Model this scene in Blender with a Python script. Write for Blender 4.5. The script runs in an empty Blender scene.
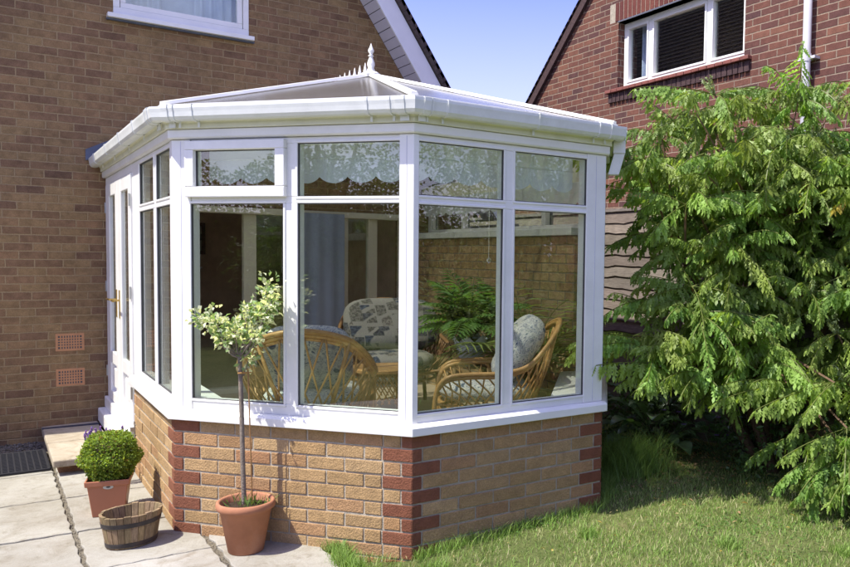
import bpy, bmesh, math, random
import numpy as np
from mathutils import Vector, Matrix
random.seed(7); RNG = np.random.default_rng(7)
PI = math.pi
SC = bpy.context.scene
COL = SC.collection
V = Vector

# ---------------------------------------------------------------- materials
def mat(name):
    m = bpy.data.materials.new(name); m.use_nodes = True
    nt = m.node_tree; nt.nodes.clear()
    out = nt.nodes.new('ShaderNodeOutputMaterial')
    return m, nt, out
class NT:
    def __init__(s, nt): s.nt = nt
    def n(s, t, **kw):
        x = s.nt.nodes.new('ShaderNode' + t)
        for k, v in kw.items():
            if k.startswith('_'): setattr(x, k[1:], v)
            else:
                x.inputs[k.replace('__', ' ')].default_value = v
        return x
    def l(s, a, b): s.nt.links.new(a, b)
    def math(s, op, a, b=None, c=None):
        x = s.nt.nodes.new('ShaderNodeMath'); x.operation = op
        for i, q in enumerate((a, b, c)):
            if q is None: continue
            if isinstance(q, (int, float)): x.inputs[i].default_value = q
            else: s.l(q, x.inputs[i])
        return x.outputs[0]
    def ramp(s, fac, stops, interp='LINEAR'):
        x = s.nt.nodes.new('ShaderNodeValToRGB'); x.color_ramp.interpolation = interp
        e = x.color_ramp.elements
        while len(e) > 1: e.remove(e[-1])
        e[0].position = stops[0][0]; e[0].color = (*stops[0][1], 1)
        for p, c in stops[1:]:
            q = e.new(p); q.color = (*c, 1)
        s.l(fac, x.inputs[0]); return x.outputs[0]
    def mix(s, fac, a, b, mode='MIX'):
        x = s.nt.nodes.new('ShaderNodeMix'); x.data_type = 'RGBA'; x.blend_type = mode
        for i, q in ((0, fac), (6, a), (7, b)):
            if isinstance(q, (int, float)): x.inputs[i].default_value = q
            elif isinstance(q, tuple): x.inputs[i].default_value = (*q, 1)
            else: s.l(q, x.inputs[i])
        return x.outputs[2]
def coords(N, kind='Object'):
    return N.nt.nodes.new('ShaderNodeTexCoord').outputs[kind]
def simple(name, col, rough=.5, var=.12, scale=8., bump=.0, bscale=60., metal=0., spec=.5, dirt=None, attr=None, transl=0., detail=6, coat=0.):
    """principled with noise variation in colour and a fine bump"""
    m, nt, out = mat(name); N = NT(nt)
    co = coords(N)
    nz = N.n('TexNoise', Scale=scale, Detail=detail, Roughness=.6); N.l(co, nz.inputs['Vector'])
    p = N.n('BsdfPrincipled', Roughness=rough, Metallic=metal)
    p.inputs['Specular IOR Level'].default_value = spec
    p.inputs['Coat Weight'].default_value = coat
    if attr:
        a = N.n('Attribute', _attribute_name=attr); base = a.outputs['Color']
    else:
        base = col
    fac = N.ramp(nz.outputs['Fac'], [(.3, (1 - var,) * 3), (.7, (1 + var * .6,) * 3)])
    c = N.mix(1., base if not isinstance(base, tuple) else base, fac, 'MULTIPLY')
    if dirt:
        nz2 = N.n('TexNoise', Scale=scale * .35, Detail=8, Roughness=.7); N.l(co, nz2.inputs['Vector'])
        f2 = N.ramp(nz2.outputs['Fac'], [(.5, (0, 0, 0)), (.72, (1, 1, 1))])
        f3 = N.math('MULTIPLY', f2, dirt[1])
        c = N.mix(f3, c, dirt[0])
    N.l(c, p.inputs['Base Color'])
    if bump:
        b = N.n('TexNoise', Scale=bscale, Detail=5, Roughness=.65); N.l(co, b.inputs['Vector'])
        bn = N.n('Bump', Strength=bump, Distance=.01); N.l(b.outputs['Fac'], bn.inputs['Height']); N.l(bn.outputs[0], p.inputs['Normal'])
    sh = p.outputs[0]
    if transl:
        t = N.n('BsdfTranslucent'); N.l(c, t.inputs['Color'])
        mx = N.n('MixShader', Fac=transl); N.l(sh, mx.inputs[1]); N.l(t.outputs[0], mx.inputs[2]); sh = mx.outputs[0]
    N.l(sh, out.inputs['Surface']); return m
def brick_wall_mat(name, stops, mortar, bump=.5, blotch=(.6, 1.15), sc=1.):
    """stretcher bond laid out on the UV map, which is in metres"""
    m, nt, out = mat(name); N = NT(nt)
    uv = coords(N, 'UV'); ob = coords(N)
    vm_ = N.nt.nodes.new('ShaderNodeVectorMath'); vm_.operation = 'SCALE'; vm_.inputs['Scale'].default_value = 1 / sc; N.l(uv, vm_.inputs[0]); uv = vm_.outputs[0]
    wob = N.n('TexNoise', Scale=9., Detail=3); N.l(ob, wob.inputs['Vector'])
    wf = N.n('TexNoise', Scale=90., Detail=2); N.l(ob, wf.inputs['Vector'])
    sx = N.n('SeparateXYZ'); N.l(uv, sx.inputs[0])
    w1 = N.math('MULTIPLY', N.math('SUBTRACT', wob.outputs['Fac'], .5), .010)
    w2 = N.math('MULTIPLY', N.math('SUBTRACT', wf.outputs['Fac'], .5), .008)
    v = N.math('ADD', N.math('ADD', sx.outputs[1], w1), w2)
    u0 = N.math('ADD', N.math('ADD', sx.outputs[0], w2), w1)
    row = N.math('FLOOR', N.math('DIVIDE', v, .075))
    rn = N.n('TexWhiteNoise', _noise_dimensions='1D'); N.l(row, rn.inputs['W'])
    sh_ = N.math('ADD', N.math('MULTIPLY', N.math('MODULO', row, 2.), .1125), N.math('MULTIPLY', rn.outputs['Value'], .03))
    u = N.math('ADD', u0, sh_)
    cu = N.math('DIVIDE', u, .225); col = N.math('FLOOR', cu)
    fu = N.math('MULTIPLY', N.math('FRACT', cu), .225); fv = N.math('MULTIPLY', N.math('FRACT', N.math('DIVIDE', v, .075)), .075)
    du = N.math('MINIMUM', fu, N.math('SUBTRACT', .225, fu)); dv = N.math('MINIMUM', fv, N.math('SUBTRACT', .075, fv))
    d = N.math('MINIMUM', du, dv)
    mr = N.n('MapRange', _interpolation_type='SMOOTHSTEP'); N.l(d, mr.inputs['Value'])
    mr.inputs['From Min'].default_value = .0035; mr.inputs['From Max'].default_value = .0075
    br = mr.outputs[0]
    cb = N.n('CombineXYZ'); N.l(col, cb.inputs[0]); N.l(row, cb.inputs[1])
    wn = N.n('TexWhiteNoise', _noise_dimensions='3D'); N.l(cb.outputs[0], wn.inputs['Vector'])
    bc = N.ramp(wn.outputs['Value'], stops, 'LINEAR')
    gr = N.n('TexNoise', Scale=120., Detail=6, Roughness=.75); N.l(ob, gr.inputs['Vector'])
    bl = N.n('TexNoise', Scale=14., Detail=6, Roughness=.7); N.l(ob, bl.inputs['Vector'])
    big = N.n('TexNoise', Scale=1.1, Detail=4, Roughness=.6); N.l(ob, big.inputs['Vector'])
    f = N.ramp(bl.outputs['Fac'], [(.3, (blotch[0],) * 3), (.7, (blotch[1],) * 3)])
    bc = N.mix(1., bc, f, 'MULTIPLY')
    f = N.ramp(gr.outputs['Fac'], [(.3, (.68,) * 3), (.7, (1.25,) * 3)])
    bc = N.mix(1., bc, f, 'MULTIPLY')
    mc = N.mix(1., mortar, f, 'MULTIPLY')
    c = N.mix(br, mc, bc)
    f = N.ramp(big.outputs['Fac'], [(.3, (.80, .80, .82)), (.7, (1.12, 1.10, 1.04))])
    c = N.mix(1., c, f, 'MULTIPLY')
    p = N.n('BsdfPrincipled', Roughness=.9); N.l(c, p.inputs['Base Color'])
    p.inputs['Specular IOR Level'].default_value = .2
    h = N.math('ADD', N.math('MULTIPLY', br, 1.), N.math('MULTIPLY', gr.outputs['Fac'], .5))
    bn = N.n('Bump', Strength=bump, Distance=.008); N.l(h, bn.inputs['Height']); N.l(bn.outputs[0], p.inputs['Normal'])
    N.l(p.outputs[0], out.inputs['Surface']); return m
def glass_mat(name, r0=.075, tint=(.93, .97, .94), rough=.0):
    m, nt, out = mat(name); N = NT(nt)
    g = N.n('NewGeometry')
    dt = N.nt.nodes.new('ShaderNodeVectorMath'); dt.operation = 'DOT_PRODUCT'
    N.l(g.outputs['Incoming'], dt.inputs[0]); N.l(g.outputs['Normal'], dt.inputs[1])
    c = N.math('ABSOLUTE', dt.outputs['Value'])
    pw = N.math('POWER', N.math('SUBTRACT', 1., c), 5.)
    fac = N.math('ADD', r0, N.math('MULTIPLY', pw, 1 - r0))
    fac = N.math('MINIMUM', fac, 1.)
    tr = N.n('BsdfTransparent'); tr.inputs[0].default_value = (*tint, 1)
    gl = N.n('BsdfGlossy', Roughness=rough); gl.inputs[0].default_value = (1, 1, 1, 1)
    mx = N.n('MixShader'); N.l(fac, mx.inputs[0]); N.l(tr.outputs[0], mx.inputs[1]); N.l(gl.outputs[0], mx.inputs[2])
    N.l(mx.outputs[0], out.inputs['Surface']); return m

M = {}
M['upvc'] = simple('white_upvc', (.83, .825, .785), .30, .07, 3., .03, 40., dirt=((.50, .50, .42), .32))
M['upvc_old'] = simple('weathered_white', (.74, .76, .72), .35, .08, 7., .05, 30., dirt=((.42, .45, .36), .45))
M['cream'] = simple('cream_board', (.74, .74, .58), .5, .08, 6., .05, 30., dirt=((.5, .5, .36), .35))
M['gasket'] = simple('dark_gasket', (.06, .06, .06), .6)
M['glass'] = glass_mat('window_glass')
M['brass'] = simple('brass', (.55, .38, .12), .3, .1, 10., metal=1.)
M['steel'] = simple('galvanised_steel', (.45, .46, .46), .4, .1, 10., metal=.9)
M['lead'] = simple('lead_flashing', (.10, .12, .17), .55, .25, 9., .2, 20.)
M['wall_brown'] = brick_wall_mat('brown_brick', [(0, (.185, .112, .068)), (.10, (.22, .132, .076)), (.34, (.262, .163, .085)), (.52, (.282, .185, .092)), (.7, (.31, .208, .102)), (.88, (.288, .175, .092)), (1, (.225, .135, .080))], (.36, .262, .145), .8, (.68, 1.22), .905)
M['wall_red'] = brick_wall_mat('red_brick', [(0, (.10, .050, .048)), (.2, (.135, .060, .049)), (.45, (.17, .074, .054)), (.7, (.20, .092, .064)), (.9, (.15, .064, .049)), (1, (.11, .058, .054))], (.30, .235, .175), .7, (.75, 1.15), .93)
M['wall_buff'] = brick_wall_mat('buff_brick', [(0, (.42, .26, .13)), (.5, (.52, .34, .17)), (1, (.58, .40, .22))], (.30, .24, .17), .7)
def attr_brick(name, speck):
    m, nt, out = mat(name); N = NT(nt); ob = coords(N)
    a = N.n('Attribute', _attribute_name='col')
    g = N.n('TexNoise', Scale=150., Detail=6, Roughness=.8); N.l(ob, g.inputs['Vector'])
    b = N.n('TexNoise', Scale=18., Detail=6, Roughness=.7); N.l(ob, b.inputs['Vector'])
    f = N.ramp(g.outputs['Fac'], [(.3, (1 - speck,) * 3), (.7, (1 + speck * .8,) * 3)])
    c = N.mix(1., a.outputs['Color'], f, 'MULTIPLY')
    f = N.ramp(b.outputs['Fac'], [(.3, (.80, .78, .76)), (.7, (1.13, 1.10, 1.05))])
    c = N.mix(1., c, f, 'MULTIPLY')
    p = N.n('BsdfPrincipled', Roughness=.9); N.l(c, p.inputs['Base Color']); p.inputs['Specular IOR Level'].default_value = .2
    bn = N.n('Bump', Strength=.9, Distance=.006)
    vo = N.n('TexVoronoi', Scale=95.); N.l(ob, vo.inputs['Vector'])
    h = N.math('ADD', N.math('MULTIPLY', g.outputs['Fac'], .8), N.math('MULTIPLY', vo.outputs['Distance'], .5))
    N.l(h, bn.inputs['Height']); N.l(bn.outputs[0], p.inputs['Normal'])
    N.l(p.outputs[0], out.inputs['Surface']); return m
M['brick'] = attr_brick('rough_brick', .42)
M['quoin'] = attr_brick('smooth_red_brick', .16)
M['mortar'] = simple('mortar', (.42, .37, .29), .95, .25, 30., .6, 120., spec=.1)
M['terracotta'] = simple('terracotta', (.37, .165, .090), .8, .16, 9., .12, 60., spec=.25, dirt=((.50, .32, .24), .35))
M['plastic_terracotta'] = simple('terracotta_plastic', (.40, .155, .080), .42, .08, 8., .03, 60.)
M['airbrick'] = simple('terracotta_airbrick', (.50, .25, .12), .85, .15, 20., .2, 80.)
M['soil'] = simple('soil', (.055, .038, .026), 1., .5, 60., 1., 90., spec=.1)
M['bark_grey'] = simple('grey_bark', (.24, .20, .16), .9, .35, 40., .6, 90., spec=.15)
M['bark_brown'] = simple('brown_bark', (.13, .085, .06), .9, .35, 22., .6, 50., spec=.15)
M['iron'] = simple('rusty_iron_band', (.045, .038, .034), .7, .4, 18., .3, 60., dirt=((.13, .06, .03), .5))
M['rubber'] = simple('black_rubber', (.012, .012, .015), .6, .2, 20., .1, 60.)
M['dark_navy'] = simple('dark_navy_strip', (.03, .035, .06), .7, .3, 20.)
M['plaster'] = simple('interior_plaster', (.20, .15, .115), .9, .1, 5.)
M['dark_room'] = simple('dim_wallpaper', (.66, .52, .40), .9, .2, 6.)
M['carpet'] = simple('carpet', (.55, .45, .36), 1., .2, 40.)
M['tile_floor'] = simple('conservatory_floor', (.50, .40, .28), .5, .12, 5.)
M['curtain'] = simple('blue_grey_curtain', (.34, .39, .50), .9, .12, 3., transl=.15)
M['net'] = simple('white_net_curtain', (.80, .82, .88), .9, .12, 6., transl=.35)
M['lilac_curtain'] = simple('lilac_curtain', (.42, .45, .66), .9, .15, 4.)
M['black_tiles'] = simple('plain_roof_tile', (.075, .055, .050), .85, .45, 9., .3, 40., dirt=((.16, .15, .09), .4))
M['sill_tile'] = simple('red_clay_sill', (.22, .075, .055), .6, .25, 15., .2, 60.)
M['dark_brick'] = simple('dark_brick', (.065, .035, .035), .9, .35, 25., .5, 90.)
M['soffit'] = simple('pvc_soffit', (.58, .57, .66), .5, .05, 5.)
M['barge'] = simple('painted_bargeboard', (.78, .79, .83), .45, .05, 5., .04, 30., dirt=((.5, .52, .5), .2))
M['grey_pipe'] = simple('grey_painted_pipe', (.56, .55, .58), .4, .08, 5.)
M['cream_frame'] = simple('cream_door_frame', (.70, .66, .52), .45, .06, 5.)
M['ceramic'] = simple('blue_white_glaze', (.72, .80, .90), .2, .3, 9., coat=.3)
M['crystal'] = glass_mat('crystal', .25, (.9, .9, .9))
M['cord'] = simple('white_cord', (.7, .68, .6), .7)

def wood_mat(name, c0, c1, axis=(1, 1, 12), rough=.8, bump=.4):
    m, nt, out = mat(name); N = NT(nt); ob = coords(N)
    mp = N.n('Mapping'); mp.inputs['Scale'].default_value = axis; N.l(ob, mp.inputs[0])
    a = N.n('TexNoise', Scale=4., Detail=8, Roughness=.7); N.l(mp.outputs[0], a.inputs['Vector'])
    b = N.n('TexNoise', Scale=3., Detail=5, Roughness=.6); N.l(ob, b.inputs['Vector'])
    c = N.ramp(a.outputs['Fac'], [(.3, c0), (.7, c1)])
    f = N.ramp(b.outputs['Fac'], [(.3, (.7,) * 3), (.7, (1.2,) * 3)])
    c = N.mix(1., c, f, 'MULTIPLY')
    at = N.n('Attribute', _attribute_name='col')
    c = N.mix(1., c, at.outputs['Color'], 'MULTIPLY')
    p = N.n('BsdfPrincipled', Roughness=rough); N.l(c, p.inputs['Base Color']); p.inputs['Specular IOR Level'].default_value = .3
    bn = N.n('Bump', Strength=bump, Distance=.004); N.l(a.outputs['Fac'], bn.inputs['Height']); N.l(bn.outputs[0], p.inputs['Normal'])
    N.l(p.outputs[0], out.inputs['Surface']); return m
M['oak'] = wood_mat('weathered_oak', (.14, .10, .055), (.36, .27, .16), (30, 30, 3))
M['fence_wood'] = wood_mat('waney_larch', (.13, .11, .095), (.27, .235, .20), (3, 3, 30))
M['cane'] = wood_mat('golden_cane', (.40, .20, .06), (.62, .36, .13), (8, 8, 8), .32, .1)
M['cane_dark'] = wood_mat('brown_cane', (.20, .10, .04), (.36, .20, .08), (8, 8, 8), .4, .1)

def stone_mat():
    m, nt, out = mat('riven_stone'); N = NT(nt); ob = coords(N)
    at = N.n('Attribute', _attribute_name='col')
    a = N.n('TexNoise', Scale=3.5, Detail=9, Roughness=.65, Distortion=1.2); N.l(ob, a.inputs['Vector'])
    b = N.n('TexNoise', Scale=1.3, Detail=4, Roughness=.6); N.l(ob, b.inputs['Vector'])
    g = N.n('TexNoise', Scale=160., Detail=4, Roughness=.7); N.l(ob, g.inputs['Vector'])
    f = N.ramp(a.outputs['Fac'], [(.28, (.76, .70, .62)), (.45, (.97, .95, .91)), (.6, (1.05, 1.04, 1.02)), (.8, (.84, .83, .82))])
    c = N.mix(1., at.outputs['Color'], f, 'MULTIPLY')
    e = N.n('TexNoise', Scale=11., Detail=10, Roughness=.75, Distortion=.6); N.l(ob, e.inputs['Vector'])
    f = N.ramp(e.outputs['Fac'], [(.34, (.66, .62, .56)), (.46, (.96, .95, .93)), (.62, (1.03, 1.03, 1.03))]); c = N.mix(.8, c, f, 'MULTIPLY')
    f = N.ramp(b.outputs['Fac'], [(.35, (.80, .77, .72)), (.65, (1.06, 1.05, 1.04))]); c = N.mix(1., c, f, 'MULTIPLY')
    f = N.ramp(g.outputs['Fac'], [(.3, (.86,) * 3), (.7, (1.10,) * 3)]); c = N.mix(1., c, f, 'MULTIPLY')
    p = N.n('BsdfPrincipled', Roughness=.85); N.l(c, p.inputs['Base Color']); p.inputs['Specular IOR Level'].default_value = .25
    h = N.math('ADD', N.math('MULTIPLY', a.outputs['Fac'], 1.), N.math('MULTIPLY', g.outputs['Fac'], .15))
    bn = N.n('Bump', Strength=.6, Distance=.02); N.l(h, bn.inputs['Height']); N.l(bn.outputs[0], p.inputs['Normal'])
    N.l(p.outputs[0], out.inputs['Surface']); return m
M['stone'] = stone_mat()
M['gravel'] = simple('gritty_joint', (.20, .175, .13), 1., .45, 70., 1., 130., spec=.1)
M['gravel_stones'] = simple('gravel_stone', (.3, .27, .23), .9, .3, 20., attr='col')

def leaf_mat(name, transl=.35, rough=.45, spec=.4):
    m, nt, out = mat(name); N = NT(nt)
    a = N.n('Attribute', _attribute_name='col'); ob = coords(N)
    nz = N.n('TexNoise', Scale=35., Detail=3); N.l(ob, nz.inputs['Vector'])
    f = N.ramp(nz.outputs['Fac'], [(.3, (.75,) * 3), (.7, (1.2,) * 3)])
    c = N.mix(1., a.outputs['Color'], f, 'MULTIPLY')
    p = N.n('BsdfPrincipled', Roughness=rough); N.l(c, p.inputs['Base Color']); p.inputs['Specular IOR Level'].default_value = spec
    t = N.n('BsdfTranslucent'); c2 = N.mix(1., c, (1.25, 1.25, .55), 'MULTIPLY'); N.l(c2, t.inputs[0])
    mx = N.n('MixShader', Fac=transl); N.l(p.outputs[0], mx.inputs[1]); N.l(t.outputs[0], mx.inputs[2])
    N.l(mx.outputs[0], out.inputs['Surface']); return m
M['leaf'] = leaf_mat('leaf', .50, .42, .3); M['leaf_gloss'] = leaf_mat('glossy_leaf', .22, .3, .5); M['grass'] = leaf_mat('grass_blade', .3, .5, .3)

def fabric_mat(name, kind):
    m, nt, out = mat(name); N = NT(nt); ob = coords(N)
    if kind == 'patch':
        vo = N.n('TexVoronoi', Scale=9.5, Randomness=.75, _distance='CHEBYCHEV'); N.l(ob, vo.inputs['Vector'])
        nz = N.n('TexNoise', Scale=45., Detail=5, Roughness=.7); N.l(ob, nz.inputs['Vector'])
        sep = N.n('SeparateColor'); N.l(vo.outputs['Color'], sep.inputs[0])
        c = N.ramp(sep.outputs[0], [(0, (.08, .09, .11)), (.25, (.11, .11, .11)), (.45, (.155, .145, .12)), (.7, (.20, .18, .15)), (.9, (.08, .08, .08))], 'CONSTANT')
        ink = N.ramp(nz.outputs['Fac'], [(.46, (.35,) * 3), (.54, (1.15,) * 3)])
        c = N.mix(.7, c, ink, 'MULTIPLY')
        ed = N.n('TexVoronoi', Scale=9.5, Randomness=.75, _distance='CHEBYCHEV', _feature='F1'); N.l(ob, ed.inputs['Vector'])
        e = N.ramp(ed.outputs['Distance'], [(.40, (0,) * 3), (.44, (1,) * 3)])
        c = N.mix(e, c, (.25, .235, .20))
    else:
        wv = N.n('TexNoise', Scale=11., Distortion=2.6, Detail=5.); N.l(ob, wv.inputs['Vector'])
        c = N.ramp(wv.outputs['Fac'], [(.36, (.07, .09, .14)), (.41, (.34, .36, .38)), (.46, (.58, .56, .48)), (.51, (.56, .54, .47)), (.54, (.10, .13, .20)), (.57, (.56, .54, .47)), (.68, (.22, .23, .26))])
    p = N.n('BsdfPrincipled', Roughness=.9); N.l(c, p.inputs['Base Color']); p.inputs['Specular IOR Level'].default_value = .15
    N.l(p.outputs[0], out.inputs['Surface']); return m
M['patchwork'] = fabric_mat('patchwork_fabric', 'patch'); M['swirl'] = fabric_mat('swirl_fabric', 'swirl')
def valance_mat():
    m, nt, out = mat('pale_blue_valance'); N = NT(nt)
    d = N.n('BsdfDiffuse'); d.inputs[0].default_value = (.80, .87, .90, 1)
    t = N.n('BsdfTranslucent'); t.inputs[0].default_value = (.80, .87, .90, 1)
    a = N.n('MixShader', Fac=.55); N.l(d.outputs[0], a.inputs[1]); N.l(t.outputs[0], a.inputs[2])
    N.l(a.outputs[0], out.inputs['Surface']); return m
M['valance'] = valance_mat()
def poly_mat():
    m, nt, out = mat('polycarbonate_sheet'); N = NT(nt); ob = coords(N)
    nz = N.n('TexNoise', Scale=1.6, Detail=6, Roughness=.65); N.l(ob, nz.inputs['Vector'])
    tr = N.n('BsdfTransparent'); tr.inputs[0].default_value = (.86, .86, .84, 1)
    tl = N.n('BsdfTranslucent'); tl.inputs[0].default_value = (.62, .60, .56, 1)
    df = N.n('BsdfDiffuse'); c = N.ramp(nz.outputs['Fac'], [(.35, (.34, .31, .28)), (.65, (.52, .50, .49))]); N.l(c, df.inputs[0])
    gl = N.n('BsdfGlossy', Roughness=.16)
    a = N.n('MixShader', Fac=.5); N.l(tl.outputs[0], a.inputs[1]); N.l(df.outputs[0], a.inputs[2])
    b = N.n('MixShader', Fac=.30); N.l(tr.outputs[0], b.inputs[1]); N.l(a.outputs[0], b.inputs[2])
    fr = N.n('LayerWeight', Blend=.32); f = N.math('MULTIPLY', fr.outputs['Fresnel'], .8)
    c2 = N.n('MixShader'); N.l(f, c2.inputs[0]); N.l(b.outputs[0], c2.inputs[1]); N.l(gl.outputs[0], c2.inputs[2])
    N.l(c2.outputs[0], out.inputs['Surface']); return m
M['poly'] = poly_mat()
def ground_mat():
    m, nt, out = mat('lawn_soil'); N = NT(nt); ob = coords(N)
    a = N.n('TexNoise', Scale=2.2, Detail=8, Roughness=.7); N.l(ob, a.inputs['Vector'])
    g = N.n('TexNoise', Scale=60., Detail=6, Roughness=.8); N.l(ob, g.inputs['Vector'])
    c = N.ramp(a.outputs['Fac'], [(.35, (.09, .12, .035)), (.6, (.15, .17, .06)), (.75, (.22, .19, .09))])
    f = N.ramp(g.outputs['Fac'], [(.3, (.5,) * 3), (.7, (1.5,) * 3)]); c = N.mix(1., c, f, 'MULTIPLY')
    p = N.n('BsdfPrincipled', Roughness=1.); N.l(c, p.inputs['Base Color']); p.inputs['Specular IOR Level'].default_value = .1
    bn = N.n('Bump', Strength=.8, Distance=.02); N.l(g.outputs['Fac'], bn.inputs['Height']); N.l(bn.outputs[0], p.inputs['Normal'])
    N.l(p.outputs[0], out.inputs['Surface']); return m
M['ground'] = ground_mat()

# ---------------------------------------------------------------- object helpers
def root(name, loc, label, cat, group=None):
    o = bpy.data.objects.new(name, None); COL.objects.link(o); o.location = loc
    o.empty_display_size = .1
    o['label'] = label; o['category'] = cat
    if group: o['group'] = group
    return o
def origin_of(p):
    v = V((0, 0, 0))
    while p is not None: v = v + p.location; p = p.parent
    return v
class MB:
    """collects faces, then builds ONE mesh object"""
    def __init__(s): s.v = []; s.f = []; s.uv = []; s.c = []
    def add(s, verts, faces, col=(1, 1, 1), uvs=None):
        b = len(s.v); s.v += [tuple(x) for x in verts]
        for i, f in enumerate(faces):
            s.f.append([b + k for k in f]); s.c.append(col)
            s.uv.append(uvs[i] if uvs else None)
    def box(s, o, x, y, z, col=(1, 1, 1), jit=0.):
        """o corner, x y z edge vectors"""
        o, x, y, z = V(o), V(x), V(y), V(z)
        if x.cross(y).dot(z) < 0: x, y = y, x
        P = [o, o + x, o + x + y, o + y]; P = P + [q + z for q in P]
        if jit: P = [q + V([random.uniform(-jit, jit) for _ in range(3)]) for q in P]
        s.add(P, [(0, 3, 2, 1), (4, 5, 6, 7), (0, 1, 5, 4), (1, 2, 6, 5), (2, 3, 7, 6), (3, 0, 4, 7)], col)
    def abox(s, x0, x1, y0, y1, z0, z1, col=(1, 1, 1), jit=0.):
        s.box((x0, y0, z0), (x1 - x0, 0, 0), (0, y1 - y0, 0), (0, 0, z1 - z0), col, jit)
    def prism(s, poly, ext, col=(1, 1, 1)):
        n = len(poly); P = [V(q) for q in poly]; E = V(ext)
        nr = V((0, 0, 0))
        for i in range(n): nr += P[i].cross(P[(i + 1) % n])
        if nr.dot(E) > 0: P = P[::-1]
        Q = P + [q + E for q in P]
        s.add(Q, [tuple(range(n)), tuple(range(2 * n - 1, n - 1, -1))] + [(i, i + n, (i + 1) % n + n, (i + 1) % n) for i in range(n)], col)
    def tube(s, path, r, seg=8, col=(1, 1, 1), cap=True):
        P = [V(q) for q in path]; n = len(P)
        R = r if hasattr(r, '__len__') else [r] * n
        prev = None; base = len(s.v); rings = []
        for i in range(n):
            t = (P[min(i + 1, n - 1)] - P[max(i - 1, 0)])
            t = t.normalized() if t.length > 1e-9 else V((0, 0, 1))
            if prev is None:
                a = V((1, 0, 0)) if abs(t.x) < .8 else V((0, 1, 0)); nx = t.cross(a).normalized()
            else:
                nx = prev - t * prev.dot(t); nx = nx.normalized() if nx.length > 1e-6 else t.orthogonal().normalized()
            prev = nx; ny = t.cross(nx)
            rings.append([P[i] + (nx * math.cos(2 * PI * k / seg) + ny * math.sin(2 * PI * k / seg)) * R[i] for k in range(seg)])
        vs = [q for rg in rings for q in rg]; fs = []
        for i in range(n - 1):
            for k in range(seg):
                k2 = (k + 1) % seg; fs.append((i * seg + k, i * seg + k2, (i + 1) * seg + k2, (i + 1) * seg + k))
        if cap: fs += [tuple(range(seg - 1, -1, -1)), tuple((n - 1) * seg + k for k in range(seg))]
        s.add(vs, fs, col)
    def lathe(s, prof, c, seg=32, col=(1, 1, 1), sx=1., sy=1., cap=(True, True)):
        c = V(c); vs = []; n = len(prof)
        for r_, z in prof:
            for k in range(seg): vs.append(c + V((r_ * sx * math.cos(2 * PI * k / seg), r_ * sy * math.sin(2 * PI * k / seg), z)))
        fs = []
        for i in range(n - 1):
            for k in range(seg):
                k2 = (k + 1) % seg; fs.append((i * seg + k, i * seg + k2, (i + 1) * seg + k2, (i + 1) * seg + k))
        if cap[0]: fs.append(tuple(range(seg - 1, -1, -1)))
        if cap[1]: fs.append(tuple((n - 1) * seg + k for k in range(seg)))
        s.add(vs, fs, col)
    def build(s, name, m, parent=None, smooth=False, bevel=0., sub=0, label=None):
        me = bpy.data.meshes.new(name)
        off = origin_of(parent) if parent is not None else V((0, 0, 0))
        o = None
        if parent is None and s.v:
            xs = np.array(s.v); off = V((float(xs[:, 0].mean()), float(xs[:, 1].mean()), float(xs[:, 2].min())))
        vv = [(a - off.x, b - off.y, c - off.z) for a, b, c in s.v]
        me.from_pydata(vv, [], s.f)
        ca = me.color_attributes.new('col', 'FLOAT_COLOR', 'CORNER')
        cols = np.ones((len(me.loops), 4), dtype=np.float32); i = 0
        for f, c in zip(s.f, s.c):
            cols[i:i + len(f), :3] = c; i += len(f)
        ca.data.foreach_set('color', cols.ravel())
        uvl = me.uv_layers.new(name='UVMap'); u = np.zeros((len(me.loops), 2), dtype=np.float32); i = 0
        for f, q in zip(s.f, s.uv):
            if q is None:
                p0, p1, p2 = V(s.v[f[0]]), V(s.v[f[1]]), V(s.v[f[2]]); nn = (p1 - p0).cross(p2 - p0)
                nn = nn.normalized() if nn.length > 0 else V((0, 0, 1))
                if abs(nn.z) > .8:
                    for k, vi in enumerate(f): u[i + k] = (s.v[vi][0], s.v[vi][1])
                else:
                    h = V((-nn.y, nn.x, 0)).normalized()
                    for k, vi in enumerate(f): u[i + k] = (V(s.v[vi]).dot(h) + 50, s.v[vi][2] + 3.)
            else:
                for k in range(len(f)): u[i + k] = q[k]
            i += len(f)
        uvl.data.foreach_set('uv', u.ravel())
        me.materials.append(m)
        if smooth: me.polygons.foreach_set('use_smooth', [True] * len(me.polygons))
        me.update()
        o = bpy.data.objects.new(name, me); COL.objects.link(o)
        if parent is not None: o.parent = parent
        else: o.location = off
        if bevel:
            b = o.modifiers.new('bevel', 'BEVEL'); b.width = bevel; b.segments = 2; b.limit_method = 'ANGLE'; b.angle_limit = math.radians(40)
        if sub:
            b = o.modifiers.new('sub', 'SUBSURF'); b.levels = sub; b.render_levels = sub
        if smooth and not sub:
            try: me.shade_auto_smooth
            except Exception: pass
        if label: o['label'] = label
        return o
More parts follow.
